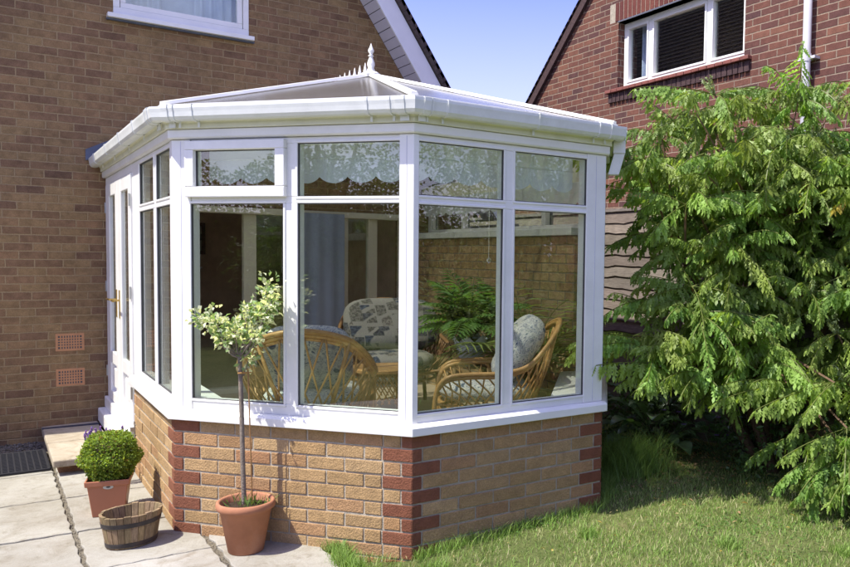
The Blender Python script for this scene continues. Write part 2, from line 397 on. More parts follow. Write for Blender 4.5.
def npmesh(name, verts, tris_or_quads, cols, m, parent=None, loc=None):
    """fast mesh from numpy arrays, cols per face"""
    me = bpy.data.meshes.new(name)
    off = np.array(origin_of(parent)) if parent is not None else (np.array(loc) if loc is not None else np.zeros(3))
    vs = (verts - off).astype(np.float32); k = tris_or_quads.shape[1]; nf = len(tris_or_quads)
    me.vertices.add(len(vs)); me.vertices.foreach_set('co', vs.ravel())
    me.loops.add(nf * k); me.loops.foreach_set('vertex_index', tris_or_quads.astype(np.int32).ravel())
    me.polygons.add(nf); me.polygons.foreach_set('loop_start', np.arange(0, nf * k, k, dtype=np.int32))
    me.polygons.foreach_set('loop_total', np.full(nf, k, dtype=np.int32))
    me.update(calc_edges=True)
    ca = me.color_attributes.new('col', 'FLOAT_COLOR', 'CORNER')
    cc = np.ones((nf * k, 4), dtype=np.float32); cc[:, :3] = np.repeat(cols, k, axis=0); ca.data.foreach_set('color', cc.ravel())
    me.materials.append(m); me.validate()
    o = bpy.data.objects.new(name, me); COL.objects.link(o)
    if parent is not None: o.parent = parent
    elif loc is not None: o.location = loc
    return o
def struct(o, kind='structure'): o['kind'] = kind; return o
def leaves_mesh(name, pts, dirs, nrms, L, W, cols, m, parent=None, loc=None, fold=.25):
    """simple folded leaves: 4 triangles each"""
    n = len(pts); d = dirs / np.linalg.norm(dirs, axis=1, keepdims=True)
    s = np.cross(d, nrms); s /= np.maximum(np.linalg.norm(s, axis=1, keepdims=True), 1e-6); nn = np.cross(s, d)
    L = np.broadcast_to(L, (n,))[:, None]; W = np.broadcast_to(W, (n,))[:, None]
    b = pts; t = pts + d * L - nn * L * .12; mid = pts + d * L * .5
    l = mid + s * W * .5 + nn * W * fold; r_ = mid - s * W * .5 + nn * W * fold
    vs = np.stack([b, l, t, r_, mid], 1).reshape(-1, 3)
    i = np.arange(n)[:, None] * 5
    f = np.concatenate([i + np.array([[0, 4, 1]]), i + np.array([[1, 4, 2]]), i + np.array([[0, 3, 4]]), i + np.array([[4, 3, 2]])], 0)
    return npmesh(name, vs, f, np.tile(cols, (4, 1)), m, parent, loc)
def unit(n):
    q = RNG.normal(size=(n, 3)); return q / np.linalg.norm(q, axis=1, keepdims=True)
def catmull(pts, n=8):
    P = [V(p) for p in pts]; P = [P[0] * 2 - P[1]] + P + [P[-1] * 2 - P[-2]]; out = []
    for i in range(1, len(P) - 2):
        for k in range(n):
            t = k / n; a, b, c, d = P[i - 1], P[i], P[i + 1], P[i + 2]
            out.append(.5 * ((2 * b) + (c - a) * t + (2 * a - 5 * b + 4 * c - d) * t * t + (3 * b - a - 3 * c + d) * t ** 3))
    out.append(P[-2]); return out

# ---------------------------------------------------------------- camera, sky, sun
CAMR = V((0.8161338, -0.5776885, 0.0141950)); CAMU = V((0.0178574, 0.0497658, 0.9986013)); CAMF = V((0.5775869, 0.8147388, -0.0509315))
cd = bpy.data.cameras.new('camera'); cam = bpy.data.objects.new('camera', cd); COL.objects.link(cam)
cam.matrix_world = Matrix(((CAMR.x, CAMU.x, -CAMF.x, -0.8790), (CAMR.y, CAMU.y, -CAMF.y, -7.6839), (CAMR.z, CAMU.z, -CAMF.z, 1.6208), (0, 0, 0, 1)))
cd.sensor_width = 36; cd.sensor_fit = 'HORIZONTAL'; cd.lens = 776.27 / 850 * 36
cd.shift_x = (425 - 532.09) / 850; cd.shift_y = (297.15 - 283.5) / 850; cd.clip_end = 2000; cd.clip_start = .05
SC.camera = cam
EL = math.radians(60); SY = .012
sd = bpy.data.lights.new('sun', 'SUN'); sun = bpy.data.objects.new('sun', sd); COL.objects.link(sun)
sd.energy = 4.5; sd.angle = math.radians(.55); sd.color = (1, .96, .86)
todir = V((-math.cos(EL), SY, math.sin(EL))).normalized()
sun.rotation_euler = todir.to_track_quat('Z', 'Y').to_euler(); sun.location = (-8, 0, 14)
w = bpy.data.worlds.new('World'); SC.world = w; w.use_nodes = True; nt = w.node_tree; nt.nodes.clear(); N = NT(nt)
sky = N.n('TexSky', _sky_type='NISHITA', _sun_disc=False, _sun_elevation=EL, _sun_rotation=math.radians(270), _air_density=1.2, _dust_density=1.2, _ozone_density=2.0)
tc = coords(N, 'Generated')
mp = N.n('Mapping'); mp.inputs['Scale'].default_value = (1, 1, 2.6); N.l(tc, mp.inputs[0])
cn = N.n('TexNoise', Scale=2.3, Detail=9, Roughness=.58, Distortion=.3); N.l(mp.outputs[0], cn.inputs['Vector'])
cf = N.ramp(cn.outputs['Fac'], [(.50, (0,) * 3), (.68, (1,) * 3)])
tint = N.mix(1., sky.outputs[0], (.79, .68, 1.14), 'MULTIPLY')
skc = N.mix(N.math('MULTIPLY', cf, .75), tint, (7.5, 7.6, 8.2))
sxyz = N.n('SeparateXYZ'); N.l(tc, sxyz.inputs[0])
hz_ = N.math('MAXIMUM', N.math('SUBTRACT', .42, N.math('MULTIPLY', sxyz.outputs[2], 1.35)), 0.)
skc = N.mix(hz_, skc, (6.3, 6.2, 7.4))
bg = N.n('Background', Strength=.15); N.l(skc, bg.inputs[0])
wo = nt.nodes.new('ShaderNodeOutputWorld'); N.l(bg.outputs[0], wo.inputs[0])
SC.view_settings.view_transform = 'Standard'; SC.view_settings.look = 'None'; SC.view_settings.gamma = 1
SC.view_settings.exposure = 0.80
SC.render.engine = 'CYCLES'; SC.cycles.max_bounces = 10; SC.cycles.transparent_max_bounces = 24

# ---------------------------------------------------------------- ground
def lawn_h(x, y):
    t = np.clip((np.asarray(x, float) - .8) / 1.5, 0, 1) * np.clip((np.asarray(y, float) + 6.5) / 2.5, 0, 1)
    return .012 + .055 * t
gm = MB()
xs = [-400, -60, -20, -8, -4, -2, -1.3, 0, .5] + [round(.8 + .25 * i, 2) for i in range(18)] + [6, 8, 20, 60, 400]
ys = [-400, -60, -20, -12, -9, -7.5] + [round(-6.5 + .25 * i, 2) for i in range(18)] + [-1, 0, 3, 8, 20, 60, 400]
vs = [(x, y, float(lawn_h(x, y)) - (.045 if -4 < x < .9 and y > -7.4 and y < 3 else 0)) for y in ys for x in xs]
nx = len(xs); fs = [(j * nx + i, j * nx + i + 1, (j + 1) * nx + i + 1, (j + 1) * nx + i) for j in range(len(ys) - 1) for i in range(nx - 1)]
gm.add(vs, fs); struct(gm.build('ground', M['ground'], smooth=True))
# patio: joint bed and riven slabs
pb = MB(); pb.abox(-3.6, .60, -6.6, .05, -.03, .006)
struct(pb.build('patio_bed', M['gravel']))
ps = MB(); colx = [-3.5, -2.85, -2.25, -1.68, -1.09, -.475, .13, .74]; rowy = [-.46, -1.17, -1.90, -2.635, -3.29, -3.98, -4.7, -5.4, -6.1]
for i in range(len(colx) - 1):
    for j in range(len(rowy) - 1):
        x0, x1, y1, y0 = colx[i], colx[i + 1], rowy[j], rowy[j + 1]
        if x0 > 0 and y1 < -4.2: continue
        gl = .013 if abs(x0 + .475) < .01 else .010; gr = .013 if abs(x1 + .475) < .01 else .010
        if abs(x0 - .13) < .01: gl = .016
        if abs(x1 - .13) < .01: gr = .016
        c = random.choice([(.335, .33, .295), (.36, .355, .325), (.315, .31, .27), (.34, .335, .295), (.365, .36, .33)])
        z = .020 + random.uniform(-.002, .002); n = 9
        ed = lambda t: .007 * math.sin(t * 3.1 + i * 5 + j * 3) + random.uniform(-.003, .003)
        X0, X1, Y0, Y1 = x0 + gl, x1 - gr, y0 + .008, y1 - .008
        if x0 > 0 and y0 < -3.9: X1 -= .12
        loop = [(X0 + (X1 - X0) * k / n, Y0 + ed(k)) for k in range(n)] + [(X1 + ed(k), Y0 + (Y1 - Y0) * k / n) for k in range(n)] + \
               [(X1 - (X1 - X0) * k / n, Y1 + ed(k)) for k in range(n)] + [(X0 + ed(k), Y1 - (Y1 - Y0) * k / n) for k in range(n)]
        ps.prism([(a, b, -.02) for a, b in loop], (0, 0, z + .02), c)
struct(ps.build('patio_paving', M['stone'], bevel=.005))
# gravel along the house wall
n = 5200; P = np.column_stack([RNG.uniform(-3.4, -.5, n), RNG.uniform(-.46, .0, n), RNG.uniform(.006, .016, n)])
def stones(P, rmin, rmax, name, cols):
    n = len(P); base = np.array([[1, 0, 0], [-1, 0, 0], [0, 1, 0], [0, -1, 0], [0, 0, 1], [0, 0, -1]], float)
    R = RNG.uniform(rmin, rmax, (n, 1, 1)) * RNG.uniform(.6, 1.2, (n, 6, 1)) * np.array([1, 1, .6])
    vs = (P[:, None, :] + base[None] * R).reshape(-1, 3)
    F = np.array([[0, 2, 4], [2, 1, 4], [1, 3, 4], [3, 0, 4], [2, 0, 5], [1, 2, 5], [3, 1, 5], [0, 3, 5]])
    f = (np.arange(n)[:, None, None] * 6 + F[None]).reshape(-1, 3)
    return npmesh(name, vs, f, np.repeat(cols, 8, axis=0), M['gravel_stones'], loc=(float(P[:, 0].mean()), float(P[:, 1].mean()), 0))
g = RNG.uniform(.05, .26, (n, 1)) * np.array([[1, .9, .76]])
struct(stones(P, .005, .011, 'gravel', g), 'stuff')
# grit in the slab joints
PJ = []
for k in range(5200):
    if random.random() < .5: x = random.choice(colx[2:-1]); y = random.uniform(-5, -.5); x += random.gauss(0, .010)
    else: y = random.choice(rowy[1:5]); x = random.uniform(-1.5, .72); y += random.gauss(0, .006)
    PJ.append((x, y, random.uniform(.004, .013)))
PJ = np.array(PJ); g = RNG.uniform(.08, .26, (len(PJ), 1)) * np.array([[1, .88, .70]])
struct(stones(PJ, .002, .0055, 'joint_grit', g), 'stuff')

# ---------------------------------------------------------------- own house
house = root('brick_house', (0, 0.1, 0), 'brown brick house with white bargeboard that the conservatory is built against', 'house')
GX, GZ, GS = 2.341, 4.242, 1.46        # verge line on the wall plane
APX = -.5; APZ = GZ + GS * (GX - APX)
def xr(z): return min(3.6, GX + (GZ - z) / GS)
def xl(z): return max(-4.6, 2 * APX - (GX + (GZ - z) / GS))
holes = [(.62, 2.9, .27, 2.06), (.085, 1.225, 3.675, 4.75)]
def wall_pieces(mb, holes, xl, xr, zmax, zmin, y0, y1):
    zs = sorted({zmin, zmax, 2.40} | {h[2] for h in holes} | {h[3] for h in holes})
    for a, b in zip(zs[:-1], zs[1:]):
        hs = sorted([h for h in holes if h[2] < b - 1e-6 and h[3] > a + 1e-6])
        edges = [(xl(a), xl(b))]
        for h in hs: edges += [(h[0], h[0]), (h[1], h[1])]
        edges.append((xr(a), xr(b)))
        for k in range(0, len(edges), 2):
            (p0, p1), (q0, q1) = edges[k], edges[k + 1]
            poly = [(p0, y0, a), (q0, y0, a), (q1, y0, b)] + ([(p1, y0, b)] if abs(q1 - p1) > 1e-4 else [])
            mb.prism(poly, (0, y1 - y0, 0))
hw = MB(); wall_pieces(hw, holes, xl, xr, APZ, -.1, 0, .3); hw.build('wall', M['wall_brown'], house)
# side and back walls, with an unseen opening added on the left to light the room
sw = MB(); sw.abox(-4.6, -4.3, .3, .45, -.1, 2.4); sw.abox(-4.6, -4.3, 4.1, 8, -.1, 2.4); sw.abox(-4.6, -4.3, .45, 4.1, -.1, .28); sw.abox(-4.6, -4.3, .45, 4.1, 2.3, 2.4); sw.abox(3.3, 3.6, .3, 8, -.1, 2.4); sw.abox(-4.3, 3.3, 7.7, 8, -.1, 2.4); sw.build('wall', M['wall_brown'], house)
# roof slopes with rows of overlapping tiles
def roof_slope(mb, p0, p1, rise, yA, yB, t=.02, course=.10):
    """p0 ridge xz, p1 eaves xz; tile courses run along y"""
    a = V((p0[0], 0, p0[1])); b = V((p1[0], 0, p1[1])); d = b - a; L = d.length; d.normalize(); nn = V((-d.z, 0, d.x))
    if nn.z < 0: nn = -nn
    k = 0; s = 0.
    while s < L:
        e = min(L, s + course * 1.6)
        A = a + d * s + nn * .005; B = a + d * e + nn * (.005 + t)
        jy = random.uniform(-.01, .01)
        mb.box((A.x, yA + jy, A.z), tuple(B - A), (0, yB - yA, 0), tuple(nn * .014), (1, 1, 1)); s += course
rm = MB(); eaX = 3.78; eaZ = GZ - GS * (eaX - GX) + .16
eaZ = GZ - GS * (eaX - GX) + .38
roof_slope(rm, (APX, APZ + .38), (eaX, eaZ), 0, -.345, 8.1); roof_slope(rm, (APX, APZ + .38), (2 * APX - eaX, eaZ), 0, -.345, 8.1)
rm.build('roof', M['black_tiles'], house, label='dark plain tile roof with a stepped verge')
# tile undercloak seen at the verge
vt = MB()
for k in range(70):
    s = k * .10; z = APZ + .330 - s * GS / math.hypot(1, GS); x = APX + s / math.hypot(1, GS)
    if x > 3.75: break
    dd = V((1, 0, -GS)).normalized(); nn = V((GS, 0, 1)).normalized()
    o = V((x, -.36, z)); j = random.uniform(-.006, .006)
    vt.box(o, dd * .105, (0, .05, 0), nn * .032, (1, 1, 1)); vt.box(o + nn * .036, dd * .16, (0, .06, 0), nn * .030 - dd * .012, (1, 1, 1))
vt.build('verge_tiles', M['black_tiles'], house)
# soffit (ribbed boards), bargeboard
so = MB(); dd = V((1, 0, -GS)).normalized(); nn = V((GS, 0, 1)).normalized()
s = 0.; st = V((APX, 0, APZ))
while s < 7.6:
    o = st + dd * s; so.box((o.x, -.298, o.z), dd * .094, (0, .296, 0), nn * .012); s += .1
s = 0.
dl = V((-1, 0, -GS)).normalized(); nl = V((-GS, 0, 1)).normalized()
while s < 7.6:
    o = st + dl * s; so.box((o.x, -.298, o.z), dl * .094, (0, .296, 0), nl * .012); s += .1
so.build('soffit', M['soffit'], house, bevel=.003)
sb = MB(); sb.box((APX, -.297, APZ + .013 * 1.7), dd * 7.6, (0, .29, 0), nn * .01); sb.box((APX, -.297, APZ + .013 * 1.7), dl * 7.6, (0, .29, 0), nl * .01); sb.build('soffit_joint', M['gasket'], house)
bb = MB(); bb.box(st + dd * (-.0) + V((0, -.325, -.01)), dd * 7.7, (0, .026, 0), nn * .183); bb.box(st + V((0, -.325, -.01)), dl * 7.7, (0, .026, 0), nl * .185)
bb.build('bargeboard', M['barge'], house, bevel=.003)
# first-floor window
def W3(mb, o, ux, un, x0, x1, z0, z1, d0, d1, **k):
    ux, un, o = V(ux), V(un), V(o)
    mb.box(o + ux * x0 + un * d0 + V((0, 0, z0)), ux * (x1 - x0), un * (d1 - d0), (0, 0, z1 - z0), **k)
uf = MB(); Y = (0, -1, 0); X = (1, 0, 0); O0 = (0, 0, 0)
for a, b, c, d in ((.085, 1.225, 3.675, 3.735), (.085, 1.225, 4.69, 4.75), (.085, .135, 3.735, 4.69), (1.175, 1.225, 3.735, 4.69)):
    W3(uf, O0, X, Y, a, b, c, d, -.075, .012)
wf = uf.build('window', M['upvc'], house, bevel=.004)
uf = MB()
for a, b, c, d in ((.14, 1.17, 3.738, 3.785), (.14, .185, 3.785, 4.68), (1.125, 1.17, 3.785, 4.68), (.14, 1.17, 4.64, 4.688)): W3(uf, O0, X, Y, a, b, c, d, -.06, -.002)
uf.build('sash', M['upvc'], wf, bevel=.004)
uf = MB(); W3(uf, O0, X, Y, .18, 1.13, 3.78, 4.65, -.040, -.032); uf.build('pane', M['glass'], wf)
uf = MB(); W3(uf, O0, X, Y, .035, 1.262, 3.63, 3.668, -.02, .075); uf.build('sill', M['upvc'], wf, bevel=.004)
uf = MB(); W3(uf, O0, X, Y, .03, 1.27, 3.615, 3.628, -.02, .04); uf.build('sill_flashing', M['lead'], wf)
def curtain(mb, o, ux, un, x0, x1, z0, z1, amp=.02, wl=.09, n=80):
    ux, un, o = V(ux), V(un), V(o); pts = []
    for k in range(n + 1):
        x = x0 + (x1 - x0) * k / n; d = amp * math.sin(2 * PI * x / wl) + amp * .4 * math.sin(2 * PI * x / wl / 2.3 + 1)
        pts.append(o + ux * x + un * d)
    vs = [p + V((0, 0, z0)) for p in pts] + [p + V((0, 0, z1)) for p in pts]
    mb.add(vs, [(k, k + 1, n + 2 + k, n + 1 + k) for k in range(n)])
cu = MB(); curtain(cu, (0, .16, 0), X, Y, .12, .50, 3.70, 4.75); curtain(cu, (0, .16, 0), X, Y, .78, 1.2, 3.70, 4.75); cu.build('net_curtain', M['net'], wf, smooth=True)
cu = MB(); cu.abox(.12, 1.2, .22, .23, 3.68, 4.75); cu.build('blind', M['net'], wf)
# rooms behind the openings
rmn = MB()
rmn.abox(-4.3, 3.3, 4.2, 4.25, .2, 2.45); rmn.abox(3.25, 3.3, .3, 4.2, .2, 2.45); rmn.abox(-4.3, 3.3, .3, 4.25, 2.45, 2.5)
rmn.build('room_walls', M['dark_room'], house)
rmn = MB(); rmn.abox(-4.3, 3.3, .3, 4.25, .18, .26); rmn.build('room_floor', M['carpet'], house)
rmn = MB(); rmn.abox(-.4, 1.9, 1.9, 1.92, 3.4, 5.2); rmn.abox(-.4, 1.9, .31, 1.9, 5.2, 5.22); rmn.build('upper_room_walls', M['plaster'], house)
# sliding patio door frames in the wall opening
pf = MB(); Yq = (0, -1, 0)
for a, b in ((.62, .70), (1.18, 1.30), (2.15, 2.235), (2.46, 2.56), (2.82, 2.9)): W3(pf, O0, X, Yq, a, b, .33, 2.0, -.10, -.03)
W3(pf, O0, X, Yq, .62, 2.9, 2.0, 2.06, -.11, .01); W3(pf, O0, X, Yq, .62, 2.9, .27, .33, -.11, .01)
pdf = pf.build('patio_door_frame', M['cream_frame'], house, bevel=.004)
pf = MB(); W3(pf, O0, X, Yq, 1.30, 2.15, .33, 2.0, -.075, -.067); W3(pf, O0, X, Yq, 2.235, 2.46, .33, 2.0, -.075, -.067); pf.build('pane', M['glass'], pdf)
cu = MB(); curtain(cu, (0, -.13, 0), X, Y, 1.69, 2.13, .30, 2.03, .008, .14); cu.build('curtain', M['curtain'], pdf, smooth=True)
# airbricks
for k, zt in enumerate((.916, .614)):
    ab = MB(); x0, x1, z1, z0 = -.382, -.170, zt, zt - .148
    fr = .018
    ab.abox(x0, x1, -.004, .0, z0, z0 + fr); ab.abox(x0, x1, -.004, 0, z1 - fr, z1); ab.abox(x0, x0 + fr, -.004, 0, z0 + fr, z1 - fr); ab.abox(x1 - fr, x1, -.004, 0, z0 + fr, z1 - fr)
    nxx, nzz = 9, 5; gw = (x1 - x0 - 2 * fr); gh = (z1 - z0 - 2 * fr)
    for i in range(1, nxx): cx_ = x0 + fr + gw * i / nxx; ab.abox(cx_ - .005, cx_ + .005, -.0035, 0, z0 + fr, z1 - fr)
    for i in range(1, nzz): cz_ = z0 + fr + gh * i / nzz; ab.abox(x0 + fr, x1 - fr, -.0038, 0, cz_ - .005, cz_ + .005)
    av = ab.build('air_vent', M['airbrick'], house, label=('upper' if k == 0 else 'lower') + ' terracotta airbrick with square holes')
    ab = MB(); ab.abox(x0 + .004, x1 - .004, -.0015, -.0005, z0 + .004, z1 - .004); ab.build('vent_holes', M['gasket'], av)
# lead flashing above the gutter end
lf = MB(); lf.prism([(-.14, -.012, 2.49), (-.14, -.012, 2.40), (.5, -.012, 2.47), (1.609, -.012, 3.03), (1.609, -.012, 3.16), (.45, -.012, 2.62), (.05, -.012, 2.59)], (0, .011, 0))
lf.build('lead_flashing', M['lead'], house)

# ---------------------------------------------------------------- conservatory
cons = root('conservatory', (1.6, -2.0, 0), 'white framed conservatory with glass facets on a low buff brick wall', 'conservatory')
PW = V((0, 0, 0)); PA = V((0, -2.913, 0)); PB = V((.9537, -4.024, 0)); PC = V((2.2639, -4.024, 0)); PD = V((3.2176, -2.913, 0)); PE = V((3.2176, 0, 0))
LINE = [PW, PA, PB, PC, PD, PE]
def nrm(P, Q): d = (Q - P).normalized(); return V((d.y, -d.x, 0))
def outl(P, Q):
    n_ = nrm(P, Q); mid = (P + Q) / 2
    return n_ if (mid - V((1.6, -1.6, 0))).dot(n_) > 0 else -n_
NRM = [outl(LINE[i], LINE[i + 1]) for i in range(5)]
def miter(i, d):
    """plan point of the line offset outward by d at vertex i"""
    P = LINE[i]
    if i == 0: return P + NRM[0] * d
    if i == 5: return P + NRM[4] * d
    a, b = NRM[i - 1], NRM[i]; k = d / (1 + a.dot(b)); return P + (a + b) * k
def sweep(mb, prof, i0=0, i1=5, startY=None, closed=True, col=(1, 1, 1)):
    """profile of (offset, z) swept along the mitred plan line"""
    n_ = len(prof); rings = []
    for i in range(i0, i1 + 1):
        rg = []
        for d, z in prof:
            p = miter(i, d)
            if i == i0 and startY is not None: p = V((NRM[0].x * d, startY, 0))
            rg.append(V((p.x, p.y, z)))
        rings.append(rg)
    vs = [q for r_ in rings for q in r_]; fs = []
    for k in range(len(rings) - 1):
        for j in range(n_ if closed else n_ - 1):
            j2 = (j + 1) % n_; fs.append((k * n_ + j, (k + 1) * n_ + j, (k + 1) * n_ + j2, k * n_ + j2))
    if closed: fs += [tuple(range(n_)), tuple((len(rings) - 1) * n_ + j for j in range(n_ - 1, -1, -1))]
    mb.add(vs, fs, col)
ZB = .671       # top of the dwarf wall
DOOR = -1.49
# mortar core and bricks
mc = MB(); sweep(mc, [(-.006, -.05), (-.006, ZB), (-.27, ZB), (-.27, -.05)], 0, 4, DOOR); core = mc.build('dwarf_wall', M['mortar'], cons)
buff = [(.37, .25, .125), (.39, .265, .135), (.355, .24, .118), (.405, .275, .14), (.37, .245, .12), (.365, .225, .118), (.41, .285, .15)]
redq = [(.215, .088, .052), (.20, .080, .047), (.23, .096, .056)]
FAC = {0: (PA + V((0, -DOOR - 2.913 + 2.913, 0)), None)}
bk = MB(); qk = {1: MB(), 2: MB(), 3: MB()}
def lay(P, Q, nv, startq, endq):
    L = (Q - P).length; u = (Q - P).normalized(); k = 0; z = ZB - .075; row = 0
    while z > -.08:
        h = .065; x = 0.; m = row % 2
        # quoins
        if startq:
            ql = .168 if m == (0 if startq[1] else 1) else .058
            qk[startq[0]].box(P + nv * -.05 + V((0, 0, z + .010)) + u * (-.0), u * ql, nv * .0505, (0, 0, h), random.choice(redq), .0006); x = ql + .01
        xe = L
        if endq:
            ql = .168 if m == (0 if endq[1] else 1) else .058
            qk[endq[0]].box(P + u * (L - ql) + nv * -.05 + V((0, 0, z + .010)), u * ql, nv * .0505, (0, 0, h), random.choice(redq), .0006); xe = L - ql - .01
        first = True
        while x < xe - .02:
            bl = .215
            if first and m == 1 and not startq: bl = .1025
            if xe - x - bl < .09: bl = xe - x
            if bl > .26: bl = bl / 2 - .005
            c = random.choice(buff); qv_ = random.uniform(.98, 1.14); c = tuple(q * qv_ for q in c)
            if random.random() < .12: c = (c[0] * .97, c[1] * .88, c[2] * .88)
            pr = random.uniform(-.003, .001)
            bk.box(P + u * x + nv * -.05 + V((0, 0, z + .010 + random.uniform(-.0012, .0012))), u * (min(bl, xe - x)), nv * (.05 + pr), (0, 0, h + random.uniform(-.0015, .001)), c, .0010)
            x += bl + .010; first = False
        z -= .075; row += 1
Ps = V((0, DOOR, 0))
for args_ in ((Ps, PA, NRM[0], None, (1, False)), (PA, PB, NRM[1], (1, True), (2, False)), (PB, PC, NRM[2], (2, True), (3, False)), (PC, PD, NRM[3], (3, True), None)):
    bk = MB(); lay(*args_); bk.build('brick_facing', M['brick'], core, bevel=.0035)
for k, ql in ((1, 'left'), (2, 'front'), (3, 'right')): qk[k].build('quoin', M['quoin'], core, bevel=.003, label='smooth dark red bricks stepping up the %s corner' % ql)
# sills, outside and inside
sl = MB(); sweep(sl, [(-.34, ZB + .002), (-.34, ZB + .042), (-.03, ZB + .066), (.020, ZB + .060), (.032, ZB + .045), (.032, ZB + .002)], 0, 4, DOOR + .01)
sl.build('sill', M['upvc'], cons, bevel=.004)
Z0, ZS, ZT0, ZT1, ZH0, ZH1 = .735, .795, 1.895, 1.945, 2.218, 2.252
# corner posts
post = MB()
def corner_post(i, a, b, d0=-.004, d1=-.085, z0=Z0, z1=ZH1):
    mb = MB(); P = LINE[i]; ua = (LINE[i - 1] - P).normalized(); ub = (LINE[i + 1] - P).normalized()
    na, nb = NRM[i - 1], NRM[i]
    o_, q = miter(i, d0), miter(i, d1)
    ring = [P + ua * a + na * d0, o_, P + ub * b + nb * d0, P + ub * b + nb * d1, q, P + ua * a + na * d1]
    mb.prism([(p.x, p.y, z0) for p in ring], (0, 0, z1 - z0)); mb.build('post', M['upvc'], cons, bevel=.004)
corner_post(1, .07, .120); corner_post(2, .082, .033); corner_post(3, .150, .05); corner_post(4, .05, .02)
# recessed vertical groove strips on posts for the joints
for P, u, n_, s in ((PA, (PB - PA).normalized(), NRM[1], .058), (PB, (PA - PB).normalized(), NRM[1], .040), (PC, (PB - PC).normalized(), NRM[2], .078)):
    gs = MB(); gs.box(P + u * s + n_ * -.006 + V((0, 0, Z0 + .01)), u * .003, n_ * .0035, (0, 0, ZH1 - Z0 - .02)); gs.build('post_joint', M['soffit'], cons)
glaz = []
def window(i, s0, s1, z0, z1, bead=.014, casement=False, name='window', parent=None):
    """inner bead frame and pane on facet i between arc lengths s0,s1"""
    P, Q = LINE[i], LINE[i + 1]; u = (Q - P).normalized(); n_ = NRM[i]
    fr = MB(); b = bead
    def F(a0, a1, c0, c1, d0, d1, mb=fr): mb.box(P + u * a0 + n_ * d0 + V((0, 0, c0)), u * (a1 - a0), n_ * (d1 - d0), (0, 0, c1 - c0))
    if casement:
        w_ = .058; d0, d1 = -.055, .022
        F(s0, s1, z1 - w_ * .85, z1, d0, d1); F(s0, s1, z0, z0 + w_, d0, d1); F(s0, s0 + w_, z0 + w_, z1 - w_ * .85, d0, d1); F(s1 - w_, s1, z0 + w_, z1 - w_ * .85, d0, d1)
        fo = fr.build('casement', M['upvc'], cons, bevel=.005)
        s0 += w_ - .012; s1 -= w_ - .012; z0 += w_ - .012; z1 -= w_ * .85 - .012; fr = MB(); dd0 = .006
        par = fo
    else: par = None; dd0 = -.005; s0 -= .015; s1 += .015; z0 -= .015; z1 += .015
    for a in ((s0, s1, z0, z0 + b), (s0, s1, z1 - b, z1), (s0, s0 + b, z0 + b, z1 - b), (s1 - b, s1, z0 + b, z1 - b)):
        fr.box(P + u * a[0] + n_ * (dd0 - .05) + V((0, 0, a[2])), u * (a[1] - a[0]), n_ * .05, (0, 0, a[3] - a[2]))
    if par is None: fo = par = fr.build('window', M['upvc'], cons, bevel=.003)
    else: fr.build('bead', M['upvc'], par, bevel=.003)
    gk = MB(); c = b + .004
    for a in ((s0 + b, s1 - b, z0 + b, z0 + c), (s0 + b, s1 - b, z1 - c, z1 - b), (s0 + b, s0 + c, z0 + c, z1 - c), (s1 - c, s1 - b, z0 + c, z1 - c)):
        gk.box(P + u * a[0] + n_ * (dd0 - .020) + V((0, 0, a[2])), u * (a[1] - a[0]), n_ * .014, (0, 0, a[3] - a[2]))
    gk.build('gasket', M['gasket'], par)
    g_ = MB(); g_.box(P + u * (s0 + b * .6) + n_ * (dd0 - .022) + V((0, 0, z0 + b * .6)), u * (s1 - s0 - b * 1.2), n_ * .006, (0, 0, z1 - z0 - b * 1.2))
    g_.build('pane', M['glass'], par); return fo
def bars(i, rects, name='window_frame'):
    P, Q = LINE[i], LINE[i + 1]; u = (Q - P).normalized(); n_ = NRM[i]; mb = MB()
    for s0, s1, z0, z1, d in rects: mb.box(P + u * s0 + n_ * -.075 + V((0, 0, z0)), u * (s1 - s0), n_ * (.075 + d), (0, 0, z1 - z0))
    return mb.build(name, M['upvc'], cons, bevel=.003)
B_ = .014; LA = (PB - PA).length; LB = (PC - PB).length; LD = (PD - PC).length
# left facet (door side), arc length measured from the wall
bars(0, [(1.49, 1.775, .736, ZH1, -.008), (1.775, 2.843, Z0, ZS, -.010), (1.775, 2.843, ZT0, ZT1, -.010), (1.775, 2.843, ZH0, ZH1, -.010), (2.31, 2.40, ZS, ZT0, -.011), (2.31, 2.40, ZT1, ZH0, -.011)])
for a, b in ((1.775, 2.31), (2.40, 2.843)):
    window(0, a, b, ZS, ZT0); window(0, a, b, ZT1, ZH0)
bars(1, [(.120, LA - .082, Z0, ZS, -.010), (.120, LA - .082, ZT0 - .0, ZT1 - .012, -.012), (.120, LA - .082, ZH0, ZH1, -.012), (.700, .790, ZS, ZT0, -.011), (.722, .790, ZT1 - .012, ZH0, -.011)])
window(1, .120, .700, ZS, ZT0); window(1, .790, LA - .082, ZS, ZT0); window(1, .790, LA - .082, ZT1 - .012, ZH0)
window(1, .100, .724, 1.930, 2.240, casement=True)
bars(2, [(.033, LB - .150, Z0, ZS - .01, -.010), (.033, LB - .150, ZT0 - .005, ZT1 - .005, -.010), (.033, LB - .150, ZH0, ZH1, -.010), (.560, .640, ZS - .01, ZT0 - .005, -.011), (.560, .640, ZT1 - .005, ZH0, -.011)])
for a, b in ((.033, .560), (.640, LB - .150)):
    window(2, a, b, ZS - .01, ZT0 - .005); window(2, a, b, ZT1 - .005, ZH0)
bars(3, [(.05, LD - .05, Z0, ZS, -.010), (.05, LD - .05, ZT0, ZT1, -.010), (.05, LD - .05, ZH0, ZH1, -.010), (LD / 2 - .04, LD / 2 + .04, ZS, ZT0, -.011), (LD / 2 - .04, LD / 2 + .04, ZT1, ZH0, -.011)])
for a, b in ((.05, LD / 2 - .04), (LD / 2 + .04, LD - .05)):
    window(3, a, b, ZS, ZT0); window(3, a, b, ZT1, ZH0)
